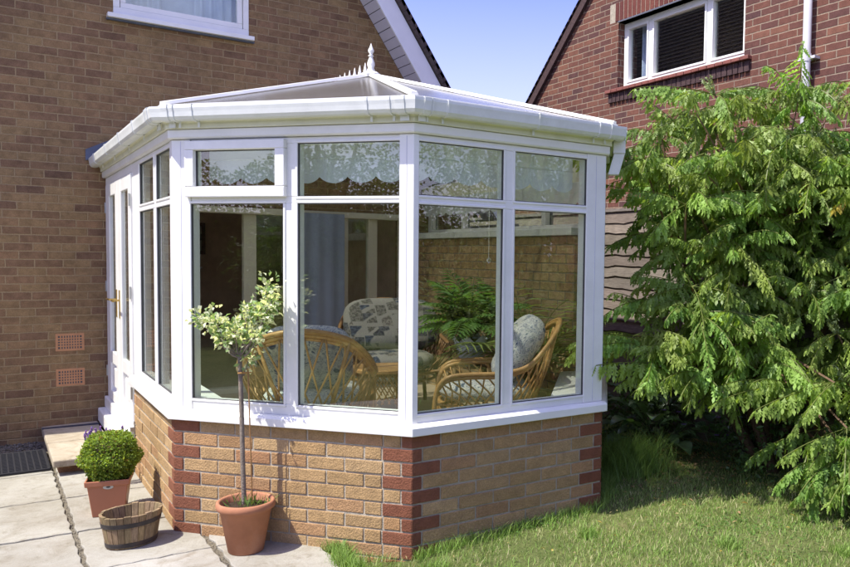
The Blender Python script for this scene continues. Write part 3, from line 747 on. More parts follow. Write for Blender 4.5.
# right side: tall brick wall with narrow windows above it
rw = MB(); rw.abox(2.945, 3.212, -2.86, -.002, -.05, 1.80); rw.build('side_wall', M['wall_buff'], cons, label='tall buff brick side wall under a row of narrow windows')
rs = MB(); rs.abox(2.90, 3.25, -2.87, -.002, 1.802, 1.862); rs.build('sill', M['upvc_old'], cons, bevel=.004)
bars(4, [(.02, 2.9, 1.865, 1.905, -.01), (.02, 2.9, ZH0, ZH1, -.01)] + [(s - .03, s + .03, 1.905, ZH0, -.011) for s in (.05, .75, 1.45, 2.15, 2.87)])
for a in (.08, .78, 1.48, 2.18): window(4, a, a + .64, 1.905, ZH0)
# fascia, cornice, gutter
fa = MB(); sweep(fa, [(-.09, ZH1 + .002), (-.09, 2.305), (.018, 2.305), (.018, ZH1 + .010), (.010, ZH1 + .002)]); fa.build('fascia', M['upvc'], cons, bevel=.004)
fa = MB(); sweep(fa, [(-.09, 2.307), (-.09, 2.372), (.034, 2.372), (.046, 2.352), (.030, 2.338), (.030, 2.307)]); fa.build('cornice', M['cream'], cons, bevel=.003)
gt = MB(); go = .118
prof = [(.037, 2.352), (.05, 2.343), (.075, 2.339), (.098, 2.344), (.110, 2.360), (.114, 2.385), (go, 2.404), (go, 2.416), (.110, 2.416), (.107, 2.39), (.101, 2.364), (.092, 2.352), (.075, 2.347), (.055, 2.351), (.043, 2.360), (.043, 2.415), (.037, 2.415)]
sweep(gt, prof); gutter = gt.build('gutter', M['upvc_old'], cons)
bm_ = bmesh.new(); bm_.from_mesh(gutter.data); bmesh.ops.recalc_face_normals(bm_, faces=bm_.faces); bm_.to_mesh(gutter.data); bm_.free()
# gutter clips and unions
def clip(i, s, wd=.012, grow=.0035, nm='gutter_clip', m=None):
    P, Q = LINE[i], LINE[i + 1]; u = (Q - P).normalized(); n_ = NRM[i]; mb = MB()
    out_p = [(.037, 2.349), (.05, 2.339), (.075, 2.335), (.100, 2.340), (.114, 2.358), (.118, 2.385), (.1225, 2.404), (.1225, 2.420), (.108, 2.420)]
    a = P + u * (s - wd / 2); b = P + u * (s + wd / 2); nn_ = len(out_p)
    inn = [(d - (.004 if d > .08 else 0), z + .004) for d, z in out_p]
    for c in range(nn_ - 1):
        q = [out_p[c], out_p[c + 1], inn[c + 1], inn[c]]
        mb.prism([tuple(a + n_ * d + V((0, 0, z))) for d, z in q], tuple(b - a))
    # bracket back leg running down the cornice
    mb.box(a + n_ * .046 + V((0, 0, 2.310)), b - a, n_ * .006, (0, 0, .035))
    mb.build(nm, m or M['upvc_old'], gutter)
for s in (.35, 1.05, 1.75, 2.35, 2.80): clip(0, s)
for s in (.10, .22, 1.25, 1.375): clip(1, s)
for s in (.05, .14, .72, 1.16, 1.25): clip(2, s)
for s in (.10, .7): clip(3, s)
for s in (2.86,): clip(0, s, .05)
clip(1, .05, .04); clip(1, LA - .03, .05); clip(2, .02, .04)
# outlet and short swan-neck at the right end
dp = MB(); n_ = NRM[3]; u = (PD - PC).normalized(); c0 = PC + u * .07 + n_ * .078
dp.box(c0 - u * .04 - n_ * .04 + V((0, 0, 2.27)), u * .08, n_ * .075, (0, 0, .075))
dp.build('gutter_outlet', M['upvc_old'], cons, bevel=.004)
dp = MB(); dp.prism([tuple(c0 - u * .033 - n_ * .035 + V((0, 0, 2.27))), tuple(c0 + u * .033 - n_ * .035 + V((0, 0, 2.27))), tuple(c0 + u * .033 + n_ * .033 + V((0, 0, 2.27))), tuple(c0 - u * .033 + n_ * .033 + V((0, 0, 2.27)))], tuple(n_ * -.035 + V((0, 0, -.13))))
dp.build('downpipe', M['upvc_old'], cons, bevel=.004, label='short weathered swan neck pipe under the gutter end')
# roof
HUB = V((1.609, -1.972, 2.982)); RW = V((1.609, -.002, 2.982))
E_ = [V((*miter(i, .055).xy, 2.405)) for i in range(6)]; E_[0].y = -.002; E_[5].y = -.002
def panel(pts, name='roof_panel'):
    mb = MB(); nn_ = (pts[1] - pts[0]).cross(pts[2] - pts[0]).normalized(); nn_ = nn_ if nn_.z > 0 else -nn_
    mb.prism([tuple(p) for p in pts], tuple(nn_ * .025)); return mb.build(name, M['poly'], cons)
panel([E_[0], E_[1], HUB, RW]); panel([E_[1], E_[2], HUB]); panel([E_[2], E_[3], HUB]); panel([E_[3], E_[4], HUB]); panel([E_[4], E_[5], RW, HUB])
def gbar(a, b, w_=.05, h=.022, lift=.027, name='glazing_bar'):
    d = (b - a); s_ = d.cross(V((0, 0, 1))).normalized(); up = s_.cross(d).normalized(); mb = MB()
    mb.prism([tuple(a - s_ * w_ / 2 + up * lift), tuple(a + s_ * w_ / 2 + up * lift), tuple(a + s_ * w_ * .3 + up * (lift + h)), tuple(a - s_ * w_ * .3 + up * (lift + h))], tuple(d))
    mb.build(name, M['upvc'], cons, bevel=.003)
for i in (1, 2, 3, 4): gbar(E_[i] + (HUB - E_[i]) * .01, HUB)
gbar(V((1.609, -.003, 2.997)), HUB + V((0, 0, .015)), .10, .03, .005, 'ridge')
for i in (0, 4):
    for t in (.33, .66):
        a = E_[i].lerp(E_[i + 1], t) if i == 0 else E_[4].lerp(E_[5], t); b = V((1.609, a.y if abs(a.y) < 1.9 else -1.95, 2.982)); gbar(a, b, .04, .018)
fl = MB(); sweep(fl, [(.030, 2.400), (.060, 2.412), (.062, 2.436), (.02, 2.446)]); fl.build('eaves_flashing', M['upvc'], cons)
# finial and cresting
fn = MB(); fn.lathe([(a_, b_ * .90) for a_, b_ in [(.075, 0), (.085, .015), (.05, .04), (.026, .05), (.030, .06), (.022, .075), (.030, .10), (.028, .12), (.014, .165), (.013, .17), (.024, .178), (.013, .186), (.012, .195), (.023, .215), (.022, .228), (.012, .25), (.004, .275), (.001, .285)]], HUB + V((0, 0, .02)), 20)
fn.build('finial', M['upvc'], cons, smooth=True)
cr = MB(); cr.abox(1.602, 1.616, -1.93, -.30, 3.012, 3.042)
for k in range(15):
    y = -1.86 + k * .105
    cr.lathe([(.012, 0), (.010, .02), (.017, .035), (.012, .05), (.007, .075), (.001, .10)], (1.609, y, 3.032), 8)
    if k < 14: cr.tube([(1.609, y + .01, 3.052), (1.609, y + .03, 3.042), (1.609, y + .053, 3.057), (1.609, y + .075, 3.042), (1.609, y + .095, 3.052)], .005, 6)
cr.build('cresting', M['upvc'], cons, smooth=True)
# french doors on the left side
dr = MB(); u = V((0, -1, 0)); n_ = NRM[0]; O_ = PW
def DB(mb, s0, s1, z0, z1, d0, d1): mb.box(O_ + u * s0 + n_ * d0 + V((0, 0, z0)), u * (s1 - s0), n_ * (d1 - d0), (0, 0, z1 - z0))
DB(dr, .02, .10, .36, ZH1, -.08, -.008); DB(dr, .10, 1.49, 2.19, ZH1, -.08, -.008); DB(dr, 1.45, 1.489, .36, 2.19, -.08, -.009)
dr.build('door_frame', M['upvc'], cons, bevel=.004)
for lo, hi, g0, g1 in ((.102, .775, .30, .66), (.779, 1.448, .97, 1.33)):
    d = MB()
    DB(d, lo, g0, .37, 2.185, -.03, .004); DB(d, g1, hi, .37, 2.185, -.03, .004); DB(d, g0, g1, .37, .45, -.03, .003); DB(d, g0, g1, .69, .79, -.03, .003); DB(d, g0, g1, 2.08, 2.185, -.03, .003)
    dd_ = d.build('door', M['upvc'], cons, bevel=.005)
    d = MB(); DB(d, g0, g1, .45, .69, -.05, -.022); DB(d, g0 + .05, g1 - .05, .49, .65, -.022, -.008); d.build('panel', M['upvc'], dd_, bevel=.008)
    d = MB(); DB(d, g0, g1, .79, 2.08, -.016, -.011); d.build('pane', M['glass'], dd_)
    hx = g1 + (hi - g1) * .5 if lo < .5 else lo + (g0 - lo) * .5
    d = MB(); DB(d, hx - .018, hx + .018, 1.10, 1.32, .004, .009)
    c = O_ + u * hx + n_ * .009 + V((0, 0, 1.24)); d.tube([c, c + n_ * .05, c + n_ * .055 + u * (.03 if lo > .5 else -.03), c + n_ * .055 + u * (.11 if lo > .5 else -.11)], .008, 8)
    d.build('handle', M['brass'], dd_)
    for hz in (.55, 1.28, 1.95):
        d = MB(); DB(d, (lo - .004) if lo < .5 else hi - .012, (lo + .016) if lo < .5 else hi + .006, hz, hz + .09, .005, .014); d.build('hinge', M['steel'], dd_)
th = MB(); DB(th, .01, 1.488, .262, .358, -.10, .022); th.build('threshold', M['upvc'], cons, bevel=.008)
th = MB(); DB(th, .01, 1.482, .140, .260, -.10, .075); th.build('threshold', M['upvc'], cons, bevel=.012)
th = MB(); DB(th, 1.50, 1.53, .33, .36, .0, .03); DB(th, 1.505, 1.525, .24, .40, .0, .006); th.build('cabin_hook', M['steel'], cons)
# inside: floor, inner wall lining, beam, valances
fi = MB(); fi.prism([(p.x, p.y, .20) for p in [miter(i, -.27) for i in range(6)]], (0, 0, .08)); fi.build('floor', M['tile_floor'], cons)
li = MB(); sweep(li, [(-.272, .28), (-.272, ZB), (-.276, ZB), (-.276, .28)], 0, 4, DOOR); li.build('inner_wall', M['wall_buff'], cons)
be = MB(); sweep(be, [(-.092, 2.225), (-.092, 2.37), (-.14, 2.37), (-.14, 2.225)]); be.build('eaves_beam', M['cream'], cons)
def valance(i, s0, s1, d=-.155, zt=2.235, zb=2.055, amp=.038, wl=.168):
    P, Q = LINE[i], LINE[i + 1]; u = (Q - P).normalized(); n_ = NRM[i]; n = max(8, int((s1 - s0) / .008)); top = []; bot = []
    for k in range(n + 1):
        s = s0 + (s1 - s0) * k / n; z = zb - amp * abs(math.sin(PI * s / wl)) ** .65
        dd_ = d + .006 * math.sin(s * 31) ; p = P + u * s + n_ * dd_
        top.append(V((p.x, p.y, zt))); bot.append(V((p.x, p.y, z)))
    mb = MB(); mb.add(top + bot, [(k, k + 1, n + 2 + k, n + 1 + k) for k in range(n)]); mb.build('valance', M['valance'], cons, smooth=True)
    hm = MB()
    hm.box(P + u * s0 + n_ * (d + .004) + V((0, 0, 2.150)), u * (s1 - s0), n_ * .004, (0, 0, .006)); hm.build('valance_tape', M['upvc_old'], cons)
valance(0, 1.80, 2.80); valance(1, .13, 1.36); valance(2, .06, 1.17, zb=2.06); valance(3, .06, LD - .1); valance(4, .06, 2.85, zb=2.075, amp=.03)
# blind cords
cm = MB(); cm.tube([(2.20, -3.87, 2.1), (2.20, -3.87, 1.12)], .0035, 6); cm.tube([(2.175, -3.87, 2.1), (2.175, -3.87, 1.3)], .002, 5)
cm.lathe([(.002, 0), (.012, .01), (.010, .03), (.003, .045)], (2.20, -3.87, 1.08), 10); cm.build('blind_cord', M['cord'], cons)

# ---------------------------------------------------------------- furniture
def wicker_chair(name, loc, rz, label, cmat, seatmat, scale=1., rails=1, cm='cane', tall=0., cw=.28, cf=0., ct=.06):
    t = root(name, loc, label, 'armchair'); R = Matrix.Rotation(rz, 3, 'Z'); L = V(loc)
    T = lambda p: L + R @ (V(p) * scale)
    # half of the rail: foot of the arm, arm, back
    H = [(.36, .36, .06), (.385, .40, .26), (.39, .385, .46), (.395, .31, .555), (.40, .15, .580), (.415, -.06, .590), (.42, -.25, .64), (.37, -.38, .72 + tall * .4), (.25, -.48, .80 + tall * .8), (.0, -.53, .835 + tall)]
    full = H + [(-x, y, z) for x, y, z in H[-2::-1]]
    path = catmull(full, 6)
    for k in range(rails):
        g = MB(); o = .030 * k
        pp = [V((p.x * (1 - o * .9), p.y * (1 - o * .5) + (o * .25), p.z - o * .75 * (1 if p.z > .5 else .4))) for p in path]
        g.tube([T(p) for p in pp], .017 * scale, 8, col=(random.uniform(.85, 1.1),) * 3)
        g.build('rail', M[cm], t, smooth=True)
    # seat ring
    sr = [(.34 * math.cos(a) * 1.02, .02 + .36 * math.sin(a), .33) for a in [2 * PI * k / 40 for k in range(41)]]
    g = MB(); g.tube([T(p) for p in sr], .017 * scale, 8, cap=False); g.tube([T((p[0] * .97, p[1] * .97, .27)) for p in sr], .012 * scale, 6, cap=False)
    g.build('seat_ring', M[cm], t, smooth=True)
    for sx in (1, -1):
        for y, ty in ((.30, .33), (-.26, -.30)):
            g = MB(); g.tube([T((sx * .30, y, .33)), T((sx * .33, ty, 0))], .017 * scale, 8); g.build('leg', M[cm], t, smooth=True)
    # lattice between rail and seat ring
    g = MB(); npth = len(path); lo, hi = 9, npth - 10
    def low(i):
        f = (i - lo) / (hi - lo); a = math.radians(55) - math.radians(290) * f
        return V((.35 * math.cos(a), .02 + .37 * math.sin(a), .34))
    st = 3; sk = 6
    for i in range(lo, hi + 1, st):
        for sgn in (1, -1):
            j = i + sgn * sk
            if lo <= j <= hi:
                a = path[i]; b = low(j); mid = (a + b) / 2 + V((0, -.02, -.005))
                g.tube([T(a), T(a.lerp(mid, .5)), T(mid), T(mid.lerp(b, .5)), T(b)], .0068 * scale, 5)
    for f in (.22, .78):
        i = int(lo + (hi - lo) * f); g.tube([T(path[i]), T((path[i] + low(i)) / 2 + V((0, -.02, 0))), T(low(i))], .013 * scale, 7)
    for i in (lo, (lo + hi) // 2 - 7, (lo + hi) // 2 + 7, hi): g.tube([T(path[i]), T(low(i))], .013 * scale, 7)
    g.build('lattice', M[cm], t, smooth=True)
    def cushion(name, c, sx, sy, sz, tilt, m):
        g = MB(); seg, rg = 28, 14; vs = []
        Rt = Matrix.Rotation(tilt, 3, 'X')
        for a in range(1, rg):
            ph = PI * a / rg
            for b in range(seg):
                th_ = 2 * PI * b / seg
                e = lambda q, k: math.copysign(abs(q) ** k, q)
                p = V((e(math.cos(th_), .55) * e(math.sin(ph), .5) * sx, e(math.sin(th_), .55) * e(math.sin(ph), .5) * sy, e(math.cos(ph), .8) * sz * (1 + .08 * math.sin(3 * th_))))
                vs.append(T(V(c) + Rt @ p))
        fs = [(a * seg + b, a * seg + (b + 1) % seg, (a + 1) * seg + (b + 1) % seg, (a + 1) * seg + b) for a in range(rg - 2) for b in range(seg)]
        fs += [tuple(range(seg - 1, -1, -1)), tuple((rg - 2) * seg + b for b in range(seg))]
        g.add(vs, fs); g.build(name, m, t, smooth=True)
    cushion('seat_cushion', (0, .04, .42), .31, .34, .075, 0, seatmat)
    cushion('back_cushion', (0, -.245 + cf, .66 + tall * .6), cw, .215 + tall * .6, ct, math.radians(122), cmat)
    return t
FZ = .281
wicker_chair('wicker_chair', (.88, -2.72, FZ), math.radians(-26), 'golden cane chair seen from behind with a wide lattice back, left of centre', M['swirl'], M['swirl'], .98, 3, tall=.07, cf=.03)
wicker_chair('wicker_chair', (2.09, -2.98, FZ), math.radians(60), 'golden cane armchair seen side on leaning right beside the right hand window', M['swirl'], M['swirl'], .95, 2, tall=.105, cf=.03, ct=.115)
wicker_chair('wicker_chair', (2.06, -1.45, FZ), math.radians(164), 'high backed armchair with grey patchwork cushions behind the other chairs', M['patchwork'], M['patchwork'], 1.05, 1, 'cane_dark', tall=.05, cw=.40, cf=.10, ct=.10)
# low cane table
tb = root('side_table', (1.72, -1.95, FZ), 'low round cane table standing between the wicker chairs', 'table')
g = MB(); g.lathe([(.24, .42), (.25, .43), (.25, .445), (.24, .455)], (1.72, -1.95, FZ), 28); g.build('table_top', M['cane'], tb, smooth=False)
for a in (.5, 2.07, 3.64, 5.2):
    g = MB(); g.tube([(1.72 + .2 * math.cos(a), -1.95 + .2 * math.sin(a), FZ + .42), (1.72 + .22 * math.cos(a), -1.95 + .22 * math.sin(a), FZ)], .014, 8); g.build('leg', M['cane'], tb, smooth=True)
g = MB()
for k in range(24):
    a = 2 * PI * k / 24; b = a + .7; g.tube([(1.72 + .2 * math.cos(a), -1.95 + .2 * math.sin(a), FZ + .42), (1.72 + .205 * math.cos(b), -1.95 + .205 * math.sin(b), FZ + .18)], .005, 5); b = a - .7
    g.tube([(1.72 + .2 * math.cos(a), -1.95 + .2 * math.sin(a), FZ + .42), (1.72 + .205 * math.cos(b), -1.95 + .205 * math.sin(b), FZ + .18)], .005, 5)
g.build('lattice', M['cane'], tb, smooth=True)
# plant stand, pot, big leafy plant
px, py = 2.33, -2.32
sn = root('plant_stand', (px, py, FZ), 'brown cane stand carrying the pale blue plant pot', 'stand')
g = MB(); g.lathe([(.19, .46), (.19, .48)], (px, py, FZ), 24); g.build('top', M['cane_dark'], sn)
for a in (.3, 1.87, 3.44, 5.0):
    g = MB(); g.tube([(px + .15 * math.cos(a), py + .15 * math.sin(a), FZ + .46), (px + .17 * math.cos(a), py + .17 * math.sin(a), FZ)], .015, 8); g.build('leg', M['cane_dark'], sn, smooth=True)
zp = FZ + .482
def leafy(name, c, nfr, L, lab, cat, base, fern=True, seed=1, spread=(.15, 1.2), group=None, parent=None, wid=1., zvar=1.):
    """arching fronds with paired leaflets"""
    rs = np.random.default_rng(seed); pts, drs, nms, ls, ws, cs = [], [], [], [], [], []
    stems = MB()
    for k in range(nfr):
        az = rs.uniform(0, 2 * PI); tilt = rs.uniform(*spread); ln = L * rs.uniform(.7, 1.15)
        d = np.array([math.cos(az) * math.sin(tilt), math.sin(az) * math.sin(tilt), math.cos(tilt)]); p = np.array(c, float); n = 16; pth = [tuple(p)]
        cc = np.array(base) * rs.uniform(.6, 1.35)
        for i in range(n):
            d = d + np.array([math.cos(az) * .03, math.sin(az) * .03, -.062 * (1 + tilt)]); d /= np.linalg.norm(d); p = p + d * ln / n; pth.append(tuple(p))
            if i > (3 if fern else 20):
                s = np.cross(d, [0, 0, 1]); s /= np.linalg.norm(s) + 1e-6; t = i / n; ll = ln * (.30 if fern else .2) * math.sin(PI * min(1, t * .95 + .08)) ** .7
                for sg in (1, -1):
                    pts.append(p); drs.append(s * sg * .9 + d * .55 + np.array([0, 0, -.15])); nms.append([0, 0, 1.] + rs.normal(0, .2, 3)); ls.append(ll); ws.append(ll * .34 * wid); cs.append(cc * rs.uniform(.8, 1.2))
        if not fern:
            for t in (0.0,): pts.append(np.array(pth[6])); drs.append(np.array(pth[-1]) - np.array(pth[6])); nms.append([0, 0, 1.] + rs.normal(0, .3, 3)); ls.append(ln * .6); ws.append(ln * .6 * .09 * wid); cs.append(cc)
        stems.tube(pth, [.003] * len(pth), 4, tuple(cc * .8), cap=False)
    return stems, (np.array(pts), np.array(drs), np.array(nms), np.array(ls), np.array(ws), np.array(cs))
pp = root('potted_fern', (px, py, zp), 'large dark green leafy plant in a fluted pale blue pot inside the window', 'plant')
g = MB(); seg = 32; prof = [(.085, 0), (.10, .04), (.125, .12), (.150, .19), (.165, .215)]; vs = []
for j, (r_, z) in enumerate(prof):
    for k in range(seg):
        a = 2 * PI * k / seg; fl_ = 1 + .06 * math.cos(8 * a) * (j / 4); zz = z + (.03 * math.cos(8 * a) if j == 4 else 0); vs.append((px + r_ * fl_ * math.cos(a), py + r_ * fl_ * math.sin(a), zp + zz))
g.add(vs, [(j * seg + k, j * seg + (k + 1) % seg, (j + 1) * seg + (k + 1) % seg, (j + 1) * seg + k) for j in range(4) for k in range(seg)] + [tuple(range(seg - 1, -1, -1))])
g.build('pot', M['ceramic'], pp, smooth=True)
g = MB(); g.lathe([(.15, .17), (.10, .19), (.0, .2)], (px, py, zp), 20, cap=(False, False)); g.build('soil', M['soil'], pp)
stm, D = leafy('f', (px, py, zp + .20), 46, .58, '', '', (.13, .25, .065), True, 5, (.03, .72)); stm.build('stems', M['leaf'], pp)
leaves_mesh('foliage', *D, M['leaf'], pp)
# reed-like palm
qx, qy = 2.68, -2.62
rp = root('potted_palm', (qx, qy, FZ), 'thin leaved pale green palm standing by the side wall', 'plant')
g = MB(); g.lathe([(.10, 0), (.14, .22), (.155, .24), (.15, .25), (.13, .22)], (qx, qy, FZ), 24, cap=(True, True)); g.build('pot', M['terracotta'], rp, smooth=True)
stm, D = leafy('p', (qx, qy, FZ + .3), 34, .95, '', '', (.20, .25, .08), True, 9, (.05, .55), wid=.22); stm.build('stems', M['leaf'], rp); leaves_mesh('foliage', *D, M['leaf'], rp)
# glass drops on threads
for k, (x, y, z0, z1, lb) in enumerate(((1.62, -3.70, 1.83, 1.60, 'small glass drop on a thread, left of the two in the right hand window'), (1.79, -3.70, 1.83, 1.49, 'longer hung glass drop with two beads, right of the two in the window'))):
    o = root('crystal_drop', (x, y, z1), lb, 'ornament')
    g = MB(); g.tube([(x, y, 2.2), (x, y, z1 + .02)], .0012, 4); g.build('thread', M['cord'], o)
    g = MB(); g.lathe([(.001, 0), (.013, .012), (.016, .022), (.008, .034), (.001, .04)], (x, y, z1 - .02), 8)
    if k: g.lathe([(.001, 0), (.009, .008), (.001, .018)], (x, y, z1 + .14), 8)
    g.build('drop', M['crystal'], o)
# picture and wall shelf in the dim room
sc_ = root('wall_sconce', (1.45, 4.15, 1.35), 'pale ornate wall shelf with candles in the dim room behind', 'shelf')
g = MB(); g.prism([(1.30, 4.19, 1.42), (1.70, 4.19, 1.42), (1.62, 4.19, 1.36), (1.52, 4.19, 1.25), (1.48, 4.19, 1.25), (1.38, 4.19, 1.36)], (0, -.10, 0)); g.build('bracket', M['net'], sc_, bevel=.01)
g = MB()
for x in (1.36, 1.45, 1.55, 1.64): g.tube([(x, 4.12, 1.42), (x, 4.12, 1.56)], .012, 8)
g.build('candle', M['cream'], sc_)
pc = root('framed_picture', (1.35, 4.18, 1.6), 'dark framed picture on the wall of the dim room', 'picture')
g = MB(); g.abox(1.15, 1.75, 4.17, 4.20, 1.6, 2.05); g.build('frame', M['bark_brown'], pc); g = MB(); g.abox(1.2, 1.7, 4.165, 4.169, 1.65, 2.0); g.build('print', M['patchwork'], pc)

# ---------------------------------------------------------------- patio things
st_ = root('stone_step', (-.28, -.65, .02), 'buff stone slab step on a low brick base in front of the white doors', 'step')
g = MB(); g.abox(-.455, -.085, -1.22, -.02, .0, .085); g.build('base', M['brick'], st_, bevel=.004)
bm0 = g
g = MB()
for a, b in ((-.10, -.002), (-.70, -.106), (-1.325, -.705)):
    g.abox(-.495, -.08, a, b, .088, .140, (.40, .36, .29), .004)
g.build('slab', M['stone'], st_, bevel=.009)
g = MB(); g.abox(-.497, -.08, -.165, -.11, .1405, .1450); g.build('dark_strip', M['dark_navy'], st_)  # thin dark navy strip across the slab near the wall
# fix step base colour (brick red-brown)
for p in st_.children:
    if p.name.startswith('base'):
        ca = p.data.color_attributes['col']; n_l = len(p.data.loops); ca.data.foreach_set('color', np.tile([.27, .15, .09, 1.], n_l).astype(np.float32))
# doormat
mt = root('doormat', (-1.1, -.75, .02), 'black rubber mat with a honeycomb of holes lying against the step', 'doormat')
g = MB(); x0, x1, y0, y1 = -1.75, -.508, -1.09, -.46; z0, z1 = .022, .038
for k in range(int((x1 - x0) / .04) + 1): x = x0 + k * .04; g.abox(x - .005, x + .005, y0, y1, z0, z1)
for k in range(int((y1 - y0) / .035) + 1): y = y0 + k * .035; g.abox(x0 - .005, x1 + .003, y - .005, y + .005, z0 + .001, z1 + .001)
g.abox(x0 - .02, x1 + .01, y0 - .02, y0 - .004, z0, z1 + .002); g.abox(x0 - .02, x1 + .01, y1, y1 + .016, z0, z1 + .002); g.abox(x1, x1 + .014, y0, y1, z0, z1 + .003)
g.build('mesh', M['rubber'], mt, bevel=.003)
# box ball in square pot
bx, by = -.262, -2.36; rz = math.radians(-14)
bp = root('potted_box', (bx, by, .022), 'clipped round box bush in a square terracotta coloured planter', 'potted plant')
g = MB(); R = Matrix.Rotation(rz, 3, 'Z'); T = lambda x, y, z: V((bx, by, .022)) + R @ V((x, y, z))
def sq(h, z): return [T(-h, -h, z), T(h, -h, z), T(h, h, z), T(-h, h, z)]
rings = [sq(.085, 0), sq(.108, .190), sq(.120, .194), sq(.122, .226), sq(.112, .226), sq(.104, .19), sq(.104, .16)]
vs = [p for r_ in rings for p in r_]
g.add(vs, [(i * 4 + k, i * 4 + (k + 1) % 4, (i + 1) * 4 + (k + 1) % 4, (i + 1) * 4 + k) for i in range(6) for k in range(4)] + [(3, 2, 1, 0), (24, 25, 26, 27)])
g.build('planter', M['plastic_terracotta'], bp, bevel=.004)
g = MB(); g.prism([tuple(T(*q)) for q in ((-.1, -.1, .196), (.1, -.1, .196), (.1, .1, .196), (-.1, .1, .196))], (0, 0, .006)); g.build('soil', M['soil'], bp)
g = MB(); g.lathe([(.001, 0), (.028, 0), (.028, .002), (.001, .002)], (0, 0, 0), 20)
g.v = [tuple(T(v[0] + .005, -.1102 - v[2] + .0, .185 + v[1] * .45)) for v in g.v]; g.f = [f[::-1] for f in g.f]; g.build('sticker', M['steel'], bp, label='small oval silver and green sticker on the planter rim')
g = MB(); g.lathe([(.001, 0), (.012, 0), (.012, .001), (.001, .001)], (0, 0, 0), 12); g.v = [tuple(T(v[0] + .005, -.1125 - v[2], .186 + v[1] * .4)) for v in g.v]; g.f = [f[::-1] for f in g.f]
o_ = g.build('sticker_mark', M['gasket'], bp)
def ball_leaves(c, rad, n, ll, base, seed, squash=1., lump=.05, mname='leaf', parent=None, name='foliage', inner=.55):
    rs = np.random.default_rng(seed); u_ = rs.normal(size=(n, 3)); u_ /= np.linalg.norm(u_, axis=1, keepdims=True)
    lum = 1 + lump * (np.sin(u_[:, 0] * 6 + 1) * np.cos(u_[:, 1] * 7) + np.sin(u_[:, 2] * 8 + 2))
    rr = rad * lum * (inner + (1 - inner) * rs.uniform(0, 1, n) ** .35)
    P = np.array(c) + u_ * rr[:, None] * np.array([1, 1, squash])
    D = u_ * .8 + rs.normal(0, .6, (n, 3)); Nn = u_ + rs.normal(0, .7, (n, 3))
    cc = np.array(base)[None] * rs.uniform(.55, 1.5, (n, 1)); yel = rs.uniform(0, 1, n) < .08; cc[yel] *= np.array([1.6, 1.2, .9]); br_ = rs.uniform(0, 1, n) < .015; cc[br_] = np.array([.26, .15, .06])
    return leaves_mesh(name, P, D, Nn, ll * rs.uniform(.7, 1.3, n), ll * .62, cc, M[mname], parent)
ball_leaves((bx + .005, by, .370), .160, 9000, .018, (.235, .33, .06), 3, .92, .07, 'leaf', bp)
g = MB(); g.lathe([(.0, -.12), (.07, -.10), (.12, 0), (.10, .08), (.0, .12)], (bx, by, .37), 14, cap=(False, False)); g.build('twig_core', M['bark_brown'], bp, smooth=True)
# lavender behind the ball
lv = root('lavender', (-.20, -1.62, .02), 'lavender with purple flower spikes showing above the round bush', 'plant')
g = MB(); 
for k in range(46):
    fl_ = MB()
    a = random.uniform(0, 2 * PI); r_ = random.uniform(0, .07); tx = -.20 + random.uniform(-.13, .13); ty = -1.72 + random.uniform(-.07, .07); tz = random.uniform(.28, .385)
    b = (-.20 + r_ * math.cos(a), -1.72 + r_ * math.sin(a), .02); g.tube([b, ((b[0] + tx) / 2, (b[1] + ty) / 2, tz * .5), (tx, ty, tz)], .0016, 4, (.10, .16, .06))
    for j in range(6): fl_.lathe([(.001, 0), (.0075, .005), (.001, .011)], (tx + random.uniform(-.003, .003), ty, tz + j * .0075), 5, (random.uniform(.18, .30), .12, random.uniform(.36, .52)))
    fl_.build('flower_spike', M['leaf'], lv)
g.build('stems', M['leaf'], lv)
# oval half-barrel tub
tx, ty = -.232, -2.985
ob_ = root('wooden_tub', (tx, ty, .021), 'oval weathered oak half barrel tub with dark iron bands, empty', 'tub')
ang = math.radians(18); R = Matrix.Rotation(ang, 3, 'Z')
def oval(k, n, a, b, z): q = 2 * PI * k / n; return V((tx, ty, .021)) + R @ V((a * math.cos(q), b * math.sin(q), z))
def ring_wall(mb, n, a0, b0, z0, a1, b1, z1, th, gap=0., colf=None, jz=0.):
    for k in range(n):
        q0, q1 = k + gap, k + 1 - gap; dz = random.uniform(-jz, jz)
        P = [oval(q0, n, a0, b0, z0), oval(q1, n, a0, b0, z0), oval(q1, n, a1, b1, z1 + dz), oval(q0, n, a1, b1, z1 + dz)]
        I = [oval(q0, n, a0 - th, b0 - th, z0), oval(q1, n, a0 - th, b0 - th, z0), oval(q1, n, a1 - th, b1 - th, z1 + dz), oval(q0, n, a1 - th, b1 - th, z1 + dz)]
        mb.add(P + I, [(0, 1, 2, 3), (7, 6, 5, 4), (3, 2, 6, 7), (0, 4, 5, 1), (1, 5, 6, 2), (0, 3, 7, 4)], colf() if colf else (1, 1, 1))
cf_ = lambda: (lambda q: (q, q * random.uniform(.92, 1.02), q * random.uniform(.85, 1.0)))(random.uniform(.7, 1.15))
g = MB(); n = 26; ring_wall(g, n, .132, .098, 0, .150, .113, .110, .016, .03, cf_); 
ob1 = g
g2 = MB(); random.seed(11); ring_wall(g2, n, .150, .113, .110, .165, .128, .182, .016, .03, cf_, .003)
random.seed(12)
g.v += g2.v; off = len(g.v) - len(g2.v); g.f += [[i + off for i in f] for f in g2.f]; g.c += g2.c; g.uv += g2.uv
g.build('staves', M['oak'], ob_, bevel=.002)
g = MB(); g.prism([tuple(oval(k, 32, .128, .094, .02)) for k in range(32)], (0, 0, .012)); g.build('bottom', M['oak'], ob_)
for z0, z1, a0, b0, a1, b1 in ((.008, .032, .1355, .1015, .1390, .1045), (.118, .142, .1545, .1175, .1590, .1220)):
    g = MB(); ring_wall(g, 52, a0, b0, z0, a1, b1, z1, .003); g.build('band', M['iron'], ob_)
